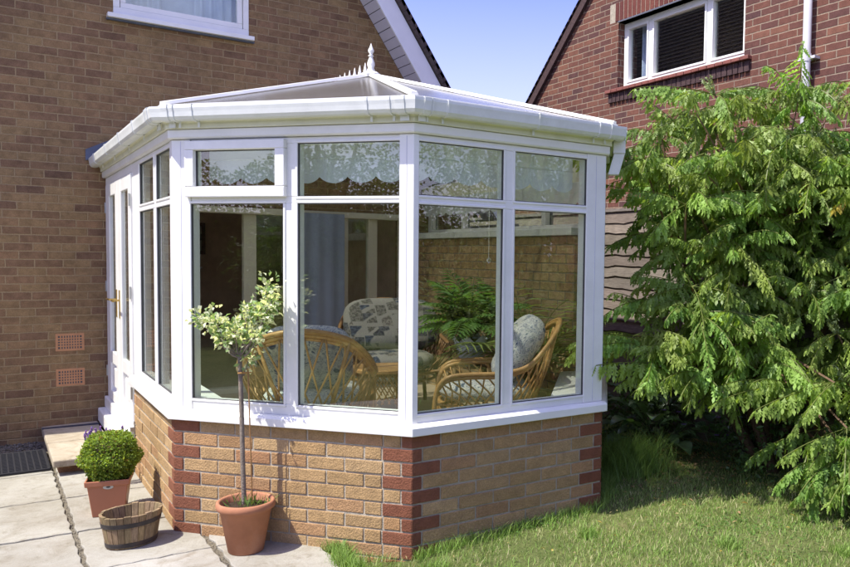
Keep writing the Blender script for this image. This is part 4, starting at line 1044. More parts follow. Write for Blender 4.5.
# round terracotta pot with the variegated standard
cx0, cy0 = .258, -3.440
tp = root('potted_standard', (cx0, cy0, .022), 'variegated cream leaved standard tree with bare stem in a round terracotta pot', 'potted tree')
g = MB(); g.lathe([(.088, 0), (.092, .004), (.132, .225), (.143, .232), (.150, .238), (.153, .252), (.150, .270), (.140, .276), (.130, .268), (.127, .235), (.122, .225)], (cx0, cy0, .022), 48, cap=(True, False)); g.build('pot', M['terracotta'], tp, smooth=True)
g = MB(); g.lathe([(.125, .236), (.08, .244), (.03, .250), (.0, .252)], (cx0, cy0, .022), 24, cap=(False, False)); g.build('soil', M['soil'], tp, smooth=True)
fx, fy, fz = cx0 - .005, cy0 + .02, 1.085
g = MB(); stem = catmull([(cx0 - .005, cy0 + .01, .25), (cx0 - .012, cy0 + .01, .5), (cx0 - .016, cy0 + .015, .8), (fx - .018, fy, fz)], 6); g.tube(stem, [.0135 - .0001 * k for k in range(len(stem))], 8)
g.build('trunk', M['bark_grey'], tp, smooth=True)
CR, CF = V((.816, -.578, 0)), V((.577, .815, 0))
def off(a, b, z): return V((fx, fy, fz)) + CR * a + CF * b + V((0, 0, z))
tips = [(-.235, .0, .19), (-.18, .06, .17), (-.14, -.05, .20), (-.08, .05, .14), (-.15, 0, .11), (-.03, -.04, .13), (.04, .04, .18), (.03, -.02, .24), (.08, .03, .16), (.105, 0, .23), (.135, .04, .33), (.165, -.03, .29), (.145, .02, .25), (.03, .0, -.03), (-.09, -.07, .09), (.10, -.06, .10), (.145, .0, .385), (.01, .02, .06)]
g = MB(); pts = []
for a, b, c in tips:
    e = off(a, b, c); s0 = V((fx - .018, fy, fz - .02)) if c > 0 else V((fx - .017, fy, fz - .12)); m1 = s0.lerp(e, .5) + V((0, 0, -.03)); pth = catmull([s0, m1, e], 5)
    g.tube(pth, [.008 - .006 * k / (len(pth) - 1) for k in range(len(pth))], 6)
    for q in range(66):
        t = random.uniform(.70, 1.06); c_ = s0.lerp(e, t) if t < 1 else e
        r_ = V([random.gauss(0, .021) for _ in range(3)]); pts.append((c_ + r_ + V((0, 0, .01)), r_.normalized() + (e - s0).normalized() * .5))
for kk in range(10):
    a = random.uniform(0, 6.28); e = V((fx, fy, fz)) + V((math.cos(a) * .1, math.sin(a) * .1, random.uniform(.02, .1))); g.tube([V((fx - .018, fy, fz - .02)), e], [.004, .002], 5)
g.build('branches', M['bark_grey'], tp, smooth=True)
P = np.array([tuple(a) for a, b in pts]); D_ = np.array([tuple(b) for a, b in pts]); n = len(P)
cc = np.where(RNG.uniform(0, 1, (n, 1)) < .6, np.array([[.78, .82, .62]]), np.array([[.26, .38, .17]])) * RNG.uniform(.75, 1.15, (n, 1))
leaves_mesh('foliage', P, D_ + RNG.normal(0, .4, (n, 3)), RNG.normal(0, .7, (n, 3)) + np.array([0, 0, 1.]), RNG.uniform(.022, .038, n), RNG.uniform(.017, .026, n), np.clip(cc, 0, .85), M['leaf'], tp)
g = MB(); g.tube([(cx0 + .030, cy0 - .02, .25), (cx0 + .012, cy0 - .012, 1.0)], .0035, 6); g.build('cane', M['cane_dark'], tp)
g = MB(); g.tube([(cx0 - .04, cy0 - .006, .985), (cx0 + .03, cy0 - .006, .985)], .004, 5); g.tube([(cx0 - .016 + .017 * math.cos(a), cy0 + .012 + .017 * math.sin(a), .985) for a in [k * .5 for k in range(13)]], .003, 5); g.build('tie', M['cane'], tp)
g = MB()
n = 70; P = np.column_stack([cx0 + RNG.normal(.03, .05, n), cy0 + RNG.normal(-.01, .04, n), np.full(n, .265)])
wd_ = leaves_mesh('weeds', P, np.column_stack([RNG.normal(0, .5, (n, 2)), np.ones(n)]), RNG.normal(0, 1, (n, 3)), RNG.uniform(.03, .085, n), .006, np.array([[.14, .24, .05]]) * RNG.uniform(.6, 1.4, (n, 1)), M['grass'], tp)
wd_['kind'] = 'stuff'

# ---------------------------------------------------------------- neighbour
NX = 5.3
nb = root('neighbour_house', (NX + 3, -2, 0), 'red brick gabled house beyond the fence with a three light white window', 'house')
def yv(z): return 1.20 - (z - 3.644) / .96      # verge line
nw = MB(); holesN = [(-2.53, -.655, 3.625, 4.40)]
zs = [-.1, 2.3, 3.625, 4.40, 7.6]
for a, b in zip(zs[:-1], zs[1:]):
    ya = min(2.6, yv(a)); yb = min(2.6, yv(b)); la = max(-8.6, -6 - ya); lb_ = max(-8.6, -6 - yb)
    segs = [((la, lb_), (ya, yb))]
    if a == 3.625: segs = [((la, lb_), (-2.53, -2.53)), ((-.655, -.655), (ya, yb))]
    for (p0, p1), (q0, q1) in segs:
        nw.prism([(NX, p0, a), (NX, q0, a), (NX, q1, b)] + ([(NX, p1, b)] if abs(p1 - q1) > .01 else []), (.3, 0, 0))
nw.build('wall', M['wall_red'], nb)
g = MB(); g.abox(NX + .3, NX + 8, 2.3, 2.6, -.1, 2.3); g.abox(NX + .3, NX + 8, -8.6, -8.3, -.1, 2.3); g.abox(NX + 7.7, NX + 8, -8.3, 2.3, -.1, 2.3); g.build('wall', M['wall_red'], nb)
# roof
rr_ = MB()
for sgn in (1, -1):
    a = V((0, -3.0, yv(0) * 0 + 3.644 + (1.20 + 3.0) * .96 + .05)); d = V((0, sgn, -.96)).normalized(); nn = V((0, sgn * .96, 1)).normalized(); s = 0
    while s < 8.3:
        o = a + d * s; rr_.box((NX - .06, o.y, o.z), d * .17, (8.2, 0, 0), nn * .016); s += .1
        a = a
rr_.build('roof', M['black_tiles'], nb)
g = MB()
for sgn in (1, -1):
    a = V((0, -3.0, 3.644 + (1.20 + 3.0) * .96 + .035)); d = V((0, sgn, -.96)).normalized(); nn = V((0, sgn * .96, 1)).normalized()
    g.box((NX - .045, a.y, a.z) , d * 8.2, (.044, 0, 0), nn * -.10)
g.build('bargeboard', M['dark_brick'], nb)
g = MB()
# window
Xn = (0, -1, 0); Nn = (-1, 0, 0); ON = (NX, 0, 0)
wn = MB(); D0, D1 = -.15, -.09
for a, b, c, d in ((.66, 2.525, 3.635, 3.695), (.66, 2.525, 4.345, 4.395), (.66, .715, 3.695, 4.345), (2.47, 2.525, 3.695, 4.345), (1.075, 1.135, 3.695, 4.345), (1.95, 2.01, 3.695, 4.345)): W3(wn, ON, Xn, Nn, a, b, c, d, D0, D1)
wno = wn.build('window', M['upvc'], nb, bevel=.004)
wn = MB()
for a, b in ((.718, 1.072), (1.138, 1.947), (2.013, 2.467)):
    for q in ((a, b, 3.697, 3.722), (a, b, 4.318, 4.343), (a, a + .025, 3.722, 4.318), (b - .025, b, 3.722, 4.318)): W3(wn, ON, Xn, Nn, *q, D0, D1 + .008)
wn.build('sash', M['upvc'], wno, bevel=.003)
wn = MB()
for a, b in ((.74, 1.05), (1.16, 1.925), (2.035, 2.445)): W3(wn, ON, Xn, Nn, a, b, 3.72, 4.32, -.128, -.122)
wn.build('pane', M['glass'], wno)
cu = MB(); curtain(cu, (NX + .25, 0, 0), Xn, Nn, .80, .99, 3.66, 4.40, .02, .08); curtain(cu, (NX + .25, 0, 0), Xn, Nn, 2.33, 2.45, 3.66, 4.40, .02, .08); cu.build('curtain', M['lilac_curtain'], wno, smooth=True)
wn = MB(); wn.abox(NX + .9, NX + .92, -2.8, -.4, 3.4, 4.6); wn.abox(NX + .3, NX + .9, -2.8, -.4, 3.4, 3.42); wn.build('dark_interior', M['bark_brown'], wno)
g = MB(); s = .49
while s < 2.62:
    W3(g, ON, Xn, Nn, s, s + .102, 3.585, 3.625, -.13, .06, jit=.0015); s += .107
g.build('tile_sill', M['sill_tile'], wno, bevel=.006)
g = MB(); s = .52
while s < 2.60:
    W3(g, ON, Xn, Nn, s, s + .060, 3.475, 3.580, -.08, .025, jit=.0015); s += .070
g.build('sill_course', M['dark_brick'], wno, bevel=.003)
g = MB(); W3(g, ON, Xn, Nn, .655, 2.53, 4.40, 4.415, -.15, .012); g.build('lintel_edge', M['steel'], wno)
g = MB(); s = .60
while s < 2.6:
    c = random.choice([(.13, .045, .04), (.16, .055, .045), (.10, .04, .04), (.18, .065, .05)]); W3(g, ON, Xn, Nn, s, s + .063, 4.42, 4.635, -.03, .006, jit=.001, col=c); s += .073
g.build('soldier_course', M['quoin'], wno, bevel=.003)
g = MB(); g.abox(NX - .0004, NX + .05, -2.7, -.5, 4.417, 4.637); g.build('soldier_mortar', M['mortar'], wno)
dpn = MB(); dpn.tube([(NX - .075, -3.30, .1), (NX - .075, -3.30, 6.4)], .038, 16); dpo = dpn.build('downpipe', M['grey_pipe'], nb, smooth=True)
for z in (3.42, 5.2): 
    g = MB(); g.tube([(NX - .075, -3.30, z), (NX - .075, -3.30, z + .07)], .043, 16); g.abox(NX - .08, NX - .002, -3.39, -3.21, z + .02, z + .045); g.build('pipe_collar', M['grey_pipe'], dpo)
# ---------------------------------------------------------------- fence
FX = 4.15
for b in range(3):
    y1 = .9 - b * 1.9; y0 = y1 - 1.80; lab = ['weathered waney lap fence panel at the far end of the boundary', 'weathered waney lap fence panel beside the conservatory corner', 'waney lap fence panel largely behind the sumac', 'waney lap fence panel at the near side of the sumac', 'waney lap fence panel nearest the camera'][b]
    ft = root('fence_panel', (FX, (y0 + y1) / 2, .05), lab, 'fence', 'waney lap fence panels')
    g = MB(); k = 0; z = .08
    while z < 1.98:
        n = 16; cval = random.uniform(.7, 1.15); c = (cval, cval * random.uniform(.93, 1.), cval * random.uniform(.88, 1)); ph = random.uniform(0, 9)
        vs = []
        for i in range(n + 1):
            y = y0 + (y1 - y0) * i / n; wv = .008 * math.sin(i * .9 + ph) + .006 * math.sin(i * 2.3 + ph * 2)
            vs += [(FX - .030, y, z + wv), (FX - .018, y, z + wv), (FX - .004, y, z + .125), (FX - .016, y, z + .125)]
        fs = []
        for i in range(n):
            a = i * 4; b2 = a + 4
            for q in range(4): fs.append((a + q, a + (q + 1) % 4, b2 + (q + 1) % 4, b2 + q))
        g.add(vs, [f[::-1] for f in fs], c); z += .105; k += 1
    g.build('boards', M['fence_wood'], ft)
    g = MB()
    for yy in (y0 + .02, (y0 + y1) / 2, y1 - .02): g.abox(FX - .001, FX + .03, yy - .02, yy + .02, .08, 2.06)
    g.abox(FX - .035, FX + .035, y0, y1, 2.075, 2.105); g.build('battens', M['fence_wood'], ft)
    pt = MB(); pt.abox(FX - .05, FX + .05, y0 - .09, y0 - .005, 0, 2.13); pt.build('post', M['fence_wood'], ft)

# ---------------------------------------------------------------- cut-leaved sumac
sm = root('sumac_tree', (3.95, -4.05, .05), 'spreading cut leaved sumac with drooping feathery fronds in front of the fence', 'tree')
rs = np.random.default_rng(21)
TR = np.array([3.95, -4.05, .05])
blobs = [  # centre, radii, number of twig ends
    ((3.30, -3.95, 1.95), (.62, .50, .50), 34), ((3.20, -3.95, 1.35), (.42, .42, .35), 18), ((3.75, -4.25, 2.25), (.60, .55, .42), 34), ((4.15, -4.75, 2.15), (.60, .60, .50), 30),
    ((3.70, -4.15, 1.55), (.70, .60, .55), 34), ((4.05, -4.75, 1.35), (.60, .60, .55), 26), ((3.35, -4.10, .98), (.52, .42, .20), 14), ((3.75, -4.60, .72), (.50, .40, .25), 14),
    ((3.55, -3.55, 2.15), (.5, .45, .42), 16), ((4.35, -5.15, 1.85), (.5, .5, .6), 16), ((3.75, -4.95, .38), (.40, .25, .16), 9), ((4.2, -3.6, 1.9), (.5, .5, .5), 12)]
tipsP = []; 
for c, r_, k in blobs:
    for _ in range(int(k * .72)):
        u_ = rs.normal(size=3); u_ /= np.linalg.norm(u_); q = rs.uniform(.5, .92) ; tipsP.append(np.array(c) + u_ * np.array(r_) * q)
tipsP += [np.array([2.72, -3.80, 1.10]), np.array([2.80, -3.95, 1.02])]
tipsP += [np.array(q) for q in ((3.55, -4.05, 2.68), (3.3, -3.95, 2.52), (3.95, -4.45, 2.72), (3.7, -4.2, 2.78), (4.1, -4.7, 2.75), (3.08, -3.9, 2.3), (3.12, -3.95, 2.62), (3.38, -4.0, 2.72), (3.62, -4.4, 2.70), (2.86, -3.72, 2.28), (2.95, -3.8, 2.45), (3.25, -4.0, 2.75))]
limb = MB()
mains = []
for e in ((3.2, -3.8, 1.6), (3.6, -4.2, 1.9), (4.1, -4.6, 1.7), (3.5, -4.2, 1.1), (3.9, -4.8, .9), (3.7, -3.6, 1.8), (4.3, -5.0, 1.4), (3.0, -3.7, 1.2)):
    e = V(e); b = V(TR) + V((random.uniform(-.08, .08), random.uniform(-.08, .08), -.05)); m_ = b.lerp(e, .5) + V((0, 0, .12)); p = catmull([b, m_, e], 8); limb.tube(p, [.045 - .028 * k / (len(p) - 1) for k in range(len(p))], 8); mains.append(p)
limb.build('trunk', M['bark_brown'], sm, smooth=True)
twig = MB(); lv_v, lv_f, lv_c = [], [], []; vcount = 0
# leaflet template: jagged drooping blade along +x, width in y, unit length
half = [(0, .0), (.10, .045), (.24, .15), (.25, .05), (.42, .18), (.42, .055), (.60, .15), (.60, .04), (.78, .085), (1.0, .0)]
nh = len(half)
LT = np.array([(x, 0, 0) for x, y in half] + [(x + (.05 if 0 < y else 0), y, .12 * y) for x, y in half] + [(x + (.05 if 0 < y else 0), -y, .12 * y) for x, y in half])
LF = []
for a in range(nh - 1):
    b = a + 1
    for o_, fl_i in ((nh, 0), (2 * nh, 1)):
        T_ = []
        if a > 0: T_.append((a, o_ + a, b) if not (b == nh - 1) else (a, o_ + a, b))
        if b < nh - 1: T_.append((a if a == 0 else o_ + a, o_ + b, b))
        if a == 0: pass
        LF += [t_ if not fl_i else t_[::-1] for t_ in T_]
LF = np.array(LF)
def frond(base, d, L, droop, colr, tipw):
    """one compound leaf: arching rachis with paired jagged leaflets"""
    global vcount
    n = 16; p = np.array(base, float); d = np.array(d, float); d /= np.linalg.norm(d); pth = [tuple(p)]
    hz = np.array([d[0], d[1], 0]); hz /= np.linalg.norm(hz) + 1e-6
    for i in range(n):
        d = d + np.array([0, 0, -droop]) * (.4 + i / n); d /= np.linalg.norm(d); p = p + d * L / n; pth.append(tuple(p))
        if i < 2: continue
        t = i / (n - 1); ll = L * .25 * (math.sin(PI * (.24 + .60 * t)) ** .8)
        side = np.cross(d, [0, 0, 1.]); side /= np.linalg.norm(side) + 1e-6; up = np.cross(side, d)
        for sg in ((1, -1) if i < n - 1 else (1, -1, 0)):
            ld = side * sg * .40 + d * .36 + np.array([0, 0, -.70]) + rs.normal(0, .24, 3) if sg else d + np.array([0, 0, -.6])
            ld /= np.linalg.norm(ld); nn = side * sg * .9 + up * .5 + rs.normal(0, .35, 3); wv = np.cross(nn, ld); wv /= np.linalg.norm(wv) + 1e-6; nn = np.cross(ld, wv)
            l2 = ll * rs.uniform(.85, 1.15); curl = rs.uniform(.05, .25)
            Vt = p + (LT[:, :1] * ld + LT[:, 1:2] * wv * 1.12 + (LT[:, 2:3] - curl * LT[:, :1] ** 2) * nn) * l2
            lv_v.append(Vt); lv_f.append(LF + vcount); vcount += len(LT)
            c = colr * rs.uniform(.85, 1.15); lv_c.append(np.tile(c, (len(LF), 1)))
    twig.tube(pth, [.0035] * len(pth), 3, (.22, .26, .08), cap=False)
tipsP = [q for q in tipsP if not (1.15 < q[2] < 2.15 and (q[0] - 3.30) * .816 + (q[1] + 3.9) * -.578 < -.24)]
for q in tipsP:
    # nearest main limb point
    bestd = 9e9
    for m_ in mains:
        for pnt in m_[6:]:
            dd_ = (V(q) - pnt).length + .5 * max(0, pnt.z - q[2])
            if dd_ < bestd: bestd = dd_; bp_ = pnt
    qv = V(q); mid = bp_.lerp(qv, .5) + V((0, 0, -.05)); pth = catmull([bp_, mid, qv], 4); twig.tube(pth, [.012 - .007 * k / (len(pth) - 1) for k in range(len(pth))], 5, (.30, .20, .14))
    out_d = np.array(tuple((qv - mid).normalized())) + np.array([0, 0, .35]); out_d /= np.linalg.norm(out_d)
    nf = rs.integers(6, 9); a0 = rs.uniform(0, 6.28); ref = np.cross(out_d, [.3, .2, 1.]); ref /= np.linalg.norm(ref); ref2 = np.cross(out_d, ref)
    cb = np.array([.26, .40, .095]) * rs.uniform(.75, 1.25); cb[0] *= rs.uniform(.9, 1.2)
    for k in range(nf):
        a = a0 + 2 * PI * k / nf + rs.normal(0, .2); op = rs.uniform(.7, 1.25)
        d = out_d * math.cos(op) + (ref * math.cos(a) + ref2 * math.sin(a)) * math.sin(op)
        d[2] = rs.uniform(-.30, .62) * (1 if d[2] > -.2 else .6)
        c = cb * rs.uniform(.85, 1.15)
        if rs.uniform() < .003: c = np.array([.42, .34, .06])
        frond(q, d, rs.uniform(.26, .58), rs.uniform(.02, .11), c, 0)
    # young upright pale shoots
    if rs.uniform() < .5:
        for k in range(4):
            d = out_d + np.array([rs.normal(0, .35), rs.normal(0, .35), .7]); frond(q, d, rs.uniform(.10, .16), .04, np.array([.42, .50, .28]), 0)
for b_, e_, l_ in (((2.76, -4.10, .93), (2.20, -4.02, 1.03), .56), ((2.90, -4.25, .90), (2.50, -4.22, .86), .46), ((2.95, -4.30, 1.05), (2.55, -4.10, 1.12), .5), ((3.25, -4.65, .85), (2.80, -4.52, .82), .52), ((3.38, -4.90, .88), (2.95, -4.72, .80), .55), ((3.45, -4.95, .60), (3.05, -4.84, .52), .5), ((3.5, -5.0, .36), (3.05, -4.88, .26), .5), ((3.05, -3.85, 2.25), (2.75, -3.75, 2.32), .45), ((3.2, -3.8, 2.5), (3.0, -3.75, 2.66), .42)):
    d_ = np.array(e_) - np.array(b_); cb = np.array([.30, .42, .10]) * rs.uniform(.85, 1.15)
    frond(b_, d_, l_, .02, cb, 0)
    for _ in range(3):
        dd_ = d_ / np.linalg.norm(d_) + rs.normal(0, .5, 3) * np.array([1, 1, .4]); frond(b_, dd_, l_ * rs.uniform(.6, .85), .04, cb * rs.uniform(.8, 1.1), 0)
    twig.tube([b_, tuple(np.array(b_) + (TR + np.array([-.2, 0, 1.0]) - np.array(b_)) * .55), tuple(TR + np.array([-.25, 0, 1.0]))], [.006, .010, .014], 5, (.30, .20, .14))
twig.build('twigs', M['leaf'], sm)
LVv = np.vstack(lv_v); LVf = np.vstack(lv_f); LVc = np.vstack(lv_c)
npmesh('crown', LVv, LVf, LVc, M['leaf'], sm)
for (x, y, z) in ((3.42, -4.62, 1.98), (4.0, -4.9, 2.05), (3.62, -4.0, 2.42)):
    g = MB()
    for k in range(60):
        a = random.uniform(0, 6.28); t = random.random(); r_ = .035 * math.sin(PI * (.12 + .8 * t)); g.lathe([(.001, -.007), (.008, 0), (.001, .007)], (x + r_ * math.cos(a), y + r_ * math.sin(a), z + t * .14), 5, (.34, .32, .08))
    g.build('flower_cone', M['leaf'], sm)

# ---------------------------------------------------------------- lawn, border plants
def grass(region_fn, n, h0, h1, wd, cols, name, seed):
    rs_ = np.random.default_rng(seed); P = region_fn(rs_, n); n = len(P)
    az = rs_.uniform(0, 2 * PI, n); H = rs_.uniform(h0, h1, n); ln = rs_.uniform(.15, .95, n) * H
    dx, dy = np.cos(az), np.sin(az); W_ = rs_.uniform(.6, 1.2, n) * wd; fa_ = rs_.uniform(0, PI, n); sx, sy = np.cos(fa_) * W_, np.sin(fa_) * W_
    b0 = P + np.column_stack([sx, sy, np.zeros(n)]); b1 = P - np.column_stack([sx, sy, np.zeros(n)])
    m0 = P + np.column_stack([dx * ln * .35 + sx * .7, dy * ln * .35 + sy * .7, H * .6]); m1 = P + np.column_stack([dx * ln * .35 - sx * .7, dy * ln * .35 - sy * .7, H * .6])
    tp_ = P + np.column_stack([dx * ln, dy * ln, H])
    vs = np.stack([b0, b1, m1, m0, tp_], 1).reshape(-1, 3); i = np.arange(n)[:, None] * 5
    f = np.concatenate([i + np.array([[0, 1, 2]]), i + np.array([[0, 2, 3]]), i + np.array([[3, 2, 4]])], 0)
    cc = np.array(cols)[rs_.integers(0, len(cols), n)] * rs_.uniform(.7, 1.3, (n, 1))
    return npmesh(name, vs, f, np.tile(cc, (3, 1)), M['grass'], loc=(float(P[:, 0].mean()), float(P[:, 1].mean()), 0))
def edge_x(y, ph): return np.where(y > -4.0, .70 - (-3.66 - y) * .35, .58 + .0 * y) + .035 * np.sin(y * 9 + ph) + .02 * np.sin(y * 23)
def outside_house(x, y):
    # region in front of the conservatory walls
    fAB = (x - 0) * (-.758) + (y + 2.913) * (-.652) > .012; fBC = y < -4.036; fCD = ((x - 2.2639) * .758 + (y + 4.024) * (-.652)) > .012; fD = x > 3.25
    return fAB | fBC | fCD | fD
def reg(rs_, n, x0=.45, x1=4.1, y0=-6.3, y1=-1.0, dens=None):
    x = rs_.uniform(x0, x1, n); y = rs_.uniform(y0, y1, n); k = (x > edge_x(y, 0) + rs_.exponential(.01, n) - .01) & outside_house(x, y) & ((x > .58) | (y < -3.4))
    # bare earth under the tree
    bare = np.exp(-(((x - 3.75) / .75) ** 2 + ((y + 3.2) / .75) ** 2)); k &= rs_.uniform(0, 1, n) > bare * .93
    pat = np.sin(x * 5.1 + 1.3 * np.sin(y * 3.7)) * np.sin(y * 4.3 + 1.7 * np.sin(x * 2.9)); k &= rs_.uniform(0, 1, n) < .62 + .45 * pat
    x, y = x[k], y[k]; return np.column_stack([x, y, lawn_h(x, y) - .004])
gc = [(.21, .35, .07), (.26, .40, .09), (.18, .30, .06), (.28, .38, .11), (.40, .42, .18), (.50, .46, .25)]
struct(grass(reg, 270000, .010, .042, .0018, gc, 'lawn_grass', 5), 'stuff')
def reg2(rs_, n):
    x = rs_.uniform(-12, 30, n); y = rs_.uniform(-26, -5.5, n); k = ((x < -3.6) | (x > 4.1) | (y < -6.6)); x, y = x[k], y[k]; return np.column_stack([x, y, lawn_h(x, y) - .004])
struct(grass(reg2, 60000, .03, .07, .008, gc, 'far_grass', 6), 'stuff')
def reg3(rs_, n):   # longer unmown fringe along the brick wall and slab edge
    k = n // 3; s = rs_.uniform(0, 1.31, k); a = np.column_stack([.9537 + s, -4.03 - rs_.exponential(.022, k)])
    y = rs_.uniform(-4.1, -3.55, k); b = np.column_stack([edge_x(y, 0) + rs_.normal(.01, .03, k), y])
    s = rs_.uniform(0, 1.4, k); c = np.column_stack([2.27 + s * .65 + rs_.exponential(.04, k) + .02, -4.02 + s * .758])
    P = np.vstack([a, b, c]); P = P[outside_house(P[:, 0], P[:, 1])]; return np.column_stack([P, lawn_h(P[:, 0], P[:, 1]) - .004])
struct(grass(reg3, 6500, .03, .095, .0018, gc[:4], 'edge_grass', 8), 'stuff')
# fallen leaves and clippings on the lawn
n = 420; P = reg(RNG, 2600)[:n]; P[:, 2] += RNG.uniform(.022, .042, len(P))
n = len(P); cc = np.where(RNG.uniform(0, 1, (n, 1)) < .7, np.array([[.42, .35, .17]]), np.array([[.50, .38, .08]])) * RNG.uniform(.6, 1.2, (n, 1))
struct(leaves_mesh('fallen_leaves', P, np.column_stack([RNG.normal(0, 1, (n, 2)), RNG.normal(0, .15, n)]), np.column_stack([RNG.normal(0, .4, (n, 2)), np.ones(n)]), RNG.uniform(.012, .045, n), RNG.uniform(.003, .014, n), cc, M['leaf'], loc=(2, -4.5, .05)), 'stuff')
n = 1500; x = RNG.normal(3.6, .55, n); y = RNG.normal(-3.25, .5, n); k = outside_house(x, y) & (x < 4.08); x, y = x[k], y[k]; n = len(x)
P = np.column_stack([x, y, lawn_h(x, y) + RNG.uniform(.004, .02, n)]); cc = np.array([[.46, .30, .17]]) * RNG.uniform(.3, 1.3, (n, 1))
struct(leaves_mesh('leaf_litter', P, np.column_stack([RNG.normal(0, 1, (n, 2)), RNG.normal(0, .2, n)]), np.column_stack([RNG.normal(0, .5, (n, 2)), np.ones(n)]), RNG.uniform(.015, .05, n), RNG.uniform(.006, .022, n), cc, M['leaf'], loc=(3.6, -3.2, .05)), 'stuff')
# long grass tuft by the corner
tu = root('grass_tuft', (2.95, -3.50, .06), 'soft tuft of long unmown grass beside the right brick corner', 'grass')
def regt(rs_, n): x = rs_.normal(2.95, .13, n); y = rs_.normal(-3.50, .12, n); return np.column_stack([x, y, np.full(n, .06)])
o_ = grass(regt, 2600, .10, .30, .0022, [(.20, .32, .07), (.25, .37, .09)], 'blades', 9); o_.location = o_.location - tu.location; o_.parent = tu
def bush(name, c, r, n, ll, base, lab, cat='shrub', seed=3, sq=.9, mname='leaf_gloss', aspect=.5, group=None):
    t = root(name, (c[0], c[1], .05), lab, cat, group); rs_ = np.random.default_rng(seed)
    k = 9; P = []
    for _ in range(k): P.append(np.array(c) + rs_.normal(0, .42, 3) * np.array([r, r, r * sq]))
    cen = np.array(P)[rs_.integers(0, k, n)]; u_ = rs_.normal(size=(n, 3)); u_ /= np.linalg.norm(u_, axis=1, keepdims=True)
    q = cen + u_ * r * .5 * rs_.uniform(.4, 1.05, (n, 1)); kk = q[:, 2] > .03; q = q[kk]; u_ = u_[kk]; m_ = len(q)
    leaves_mesh('foliage', q, u_ + rs_.normal(0, .5, (m_, 3)) + np.array([0, 0, .2]), u_ + rs_.normal(0, .6, (m_, 3)) + np.array([0, 0, .8]), ll * rs_.uniform(.6, 1.3, m_), ll * aspect * rs_.uniform(.8, 1.2, m_), np.array(base)[None] * rs_.uniform(.5, 1.5, (m_, 1)), M[mname], t)
    g = MB()
    for _ in range(8):
        e = np.array(c) + rs_.normal(0, .4, 3) * r; g.tube([(c[0], c[1], .03), ((c[0] + e[0]) / 2, (c[1] + e[1]) / 2, c[2] * .6), tuple(e)], [.012, .008, .003], 5)
    g.build('stems', M['bark_brown'], t); return t
def hosta(name, c, n, L, base, lab, seed):
    t = root(name, (c[0], c[1], .05), lab, 'plant'); rs_ = np.random.default_rng(seed); g = MB(); vs = []
    for k in range(n):
        az = rs_.uniform(0, 6.28); tl = rs_.uniform(.3, 1.2); ln = L * rs_.uniform(.6, 1.1); p = V((c[0], c[1], .05)); d = V((math.cos(az) * math.sin(tl), math.sin(az) * math.sin(tl), math.cos(tl)))
        q = p + d * ln * .9; side = d.cross(V((0, 0, 1))).normalized(); col = tuple(np.array(base) * rs_.uniform(.6, 1.3)); rows = []
        for j in range(7):
            tt = j / 6; wd = ln * .22 * math.sin(PI * (.06 + .94 * tt) ** .8) if j < 6 else .001; dd2 = (d + V((0, 0, -1.1 * tt))).normalized(); q = q + dd2 * ln * .11
            rows.append((q + side * wd + V((0, 0, wd * .25)), q, q - side * wd + V((0, 0, wd * .25))))
        g.add([a for r_ in rows for a in r_], [(j * 3, j * 3 + 1, j * 3 + 4, j * 3 + 3) for j in range(6)] + [(j * 3 + 1, j * 3 + 2, j * 3 + 5, j * 3 + 4) for j in range(6)], col)
        g.tube([p, p + d * ln * .9], .003, 4, col)
    g.build('foliage', M['leaf_gloss'], t, smooth=True)
hosta('broadleaf_plant', (3.62, -3.15), 26, .36, (.14, .24, .10), 'broad leaved dark green plant in the shade under the sumac', 4)
hosta('broadleaf_plant', (3.95, -3.45), 20, .32, (.12, .22, .09), 'broad leaved plant beneath the sumac nearest its trunk', 6)
bush('shade_shrub', (3.45, -2.55, .35), .42, 1500, .05, (.10, .18, .05), 'dark low shrub growing between the brick corner and the fence', seed=4)
bush('shade_shrub', (3.85, -2.9, .45), .42, 1300, .055, (.10, .16, .05), 'dark leafy shrub against the foot of the fence', seed=5)
bush('shade_shrub', (3.95, -3.9, .42), .42, 1300, .05, (.09, .17, .05), 'dark shrub around the foot of the sumac trunk', seed=7)
bush('shade_shrub', (3.9, -4.9, .35), .36, 900, .05, (.05, .10, .03), 'dark low shrub in deep shade at the right edge', seed=8)
# small purple flowers in the shade
fw = root('purple_geranium', (3.75, -3.72, .05), 'low plant with small purple flowers in the shade under the sumac', 'plant')
g = MB(); g3 = MB()
for k in range(22):
    x, y, z = 3.75 + random.gauss(0, .16), -3.72 + random.gauss(0, .12), random.uniform(.22, .52); g.tube([(3.75, -3.72, .05), (x, y, z)], .002, 4, (.08, .14, .04))
    if k < 13:
        g2 = MB()
        for j in range(5):
            a = j * 1.257; d = V((math.cos(a), math.sin(a), .2)) * .024; s_ = V((-math.sin(a), math.cos(a), 0)) * .013; c = V((x, y, z)); g2.add([c, c + d * .6 + s_, c + d, c + d * .6 - s_], [(0, 1, 2, 3)], (.20, .12, .45))
        g2.build('flower', M['leaf'], fw)
    else:
        for j in range(6):
            a = j * 1.05; d = V((math.cos(a), math.sin(a), .1)) * .05; s_ = V((-math.sin(a), math.cos(a), 0)) * .022; c = V((x, y, z * .7)); g3.add([c, c + d * .7 + s_, c + d, c + d * .7 - s_], [(0, 1, 2, 3)], (.07, .13, .04))
g.build('stems', M['leaf'], fw); g3.build('leaves', M['leaf'], fw)

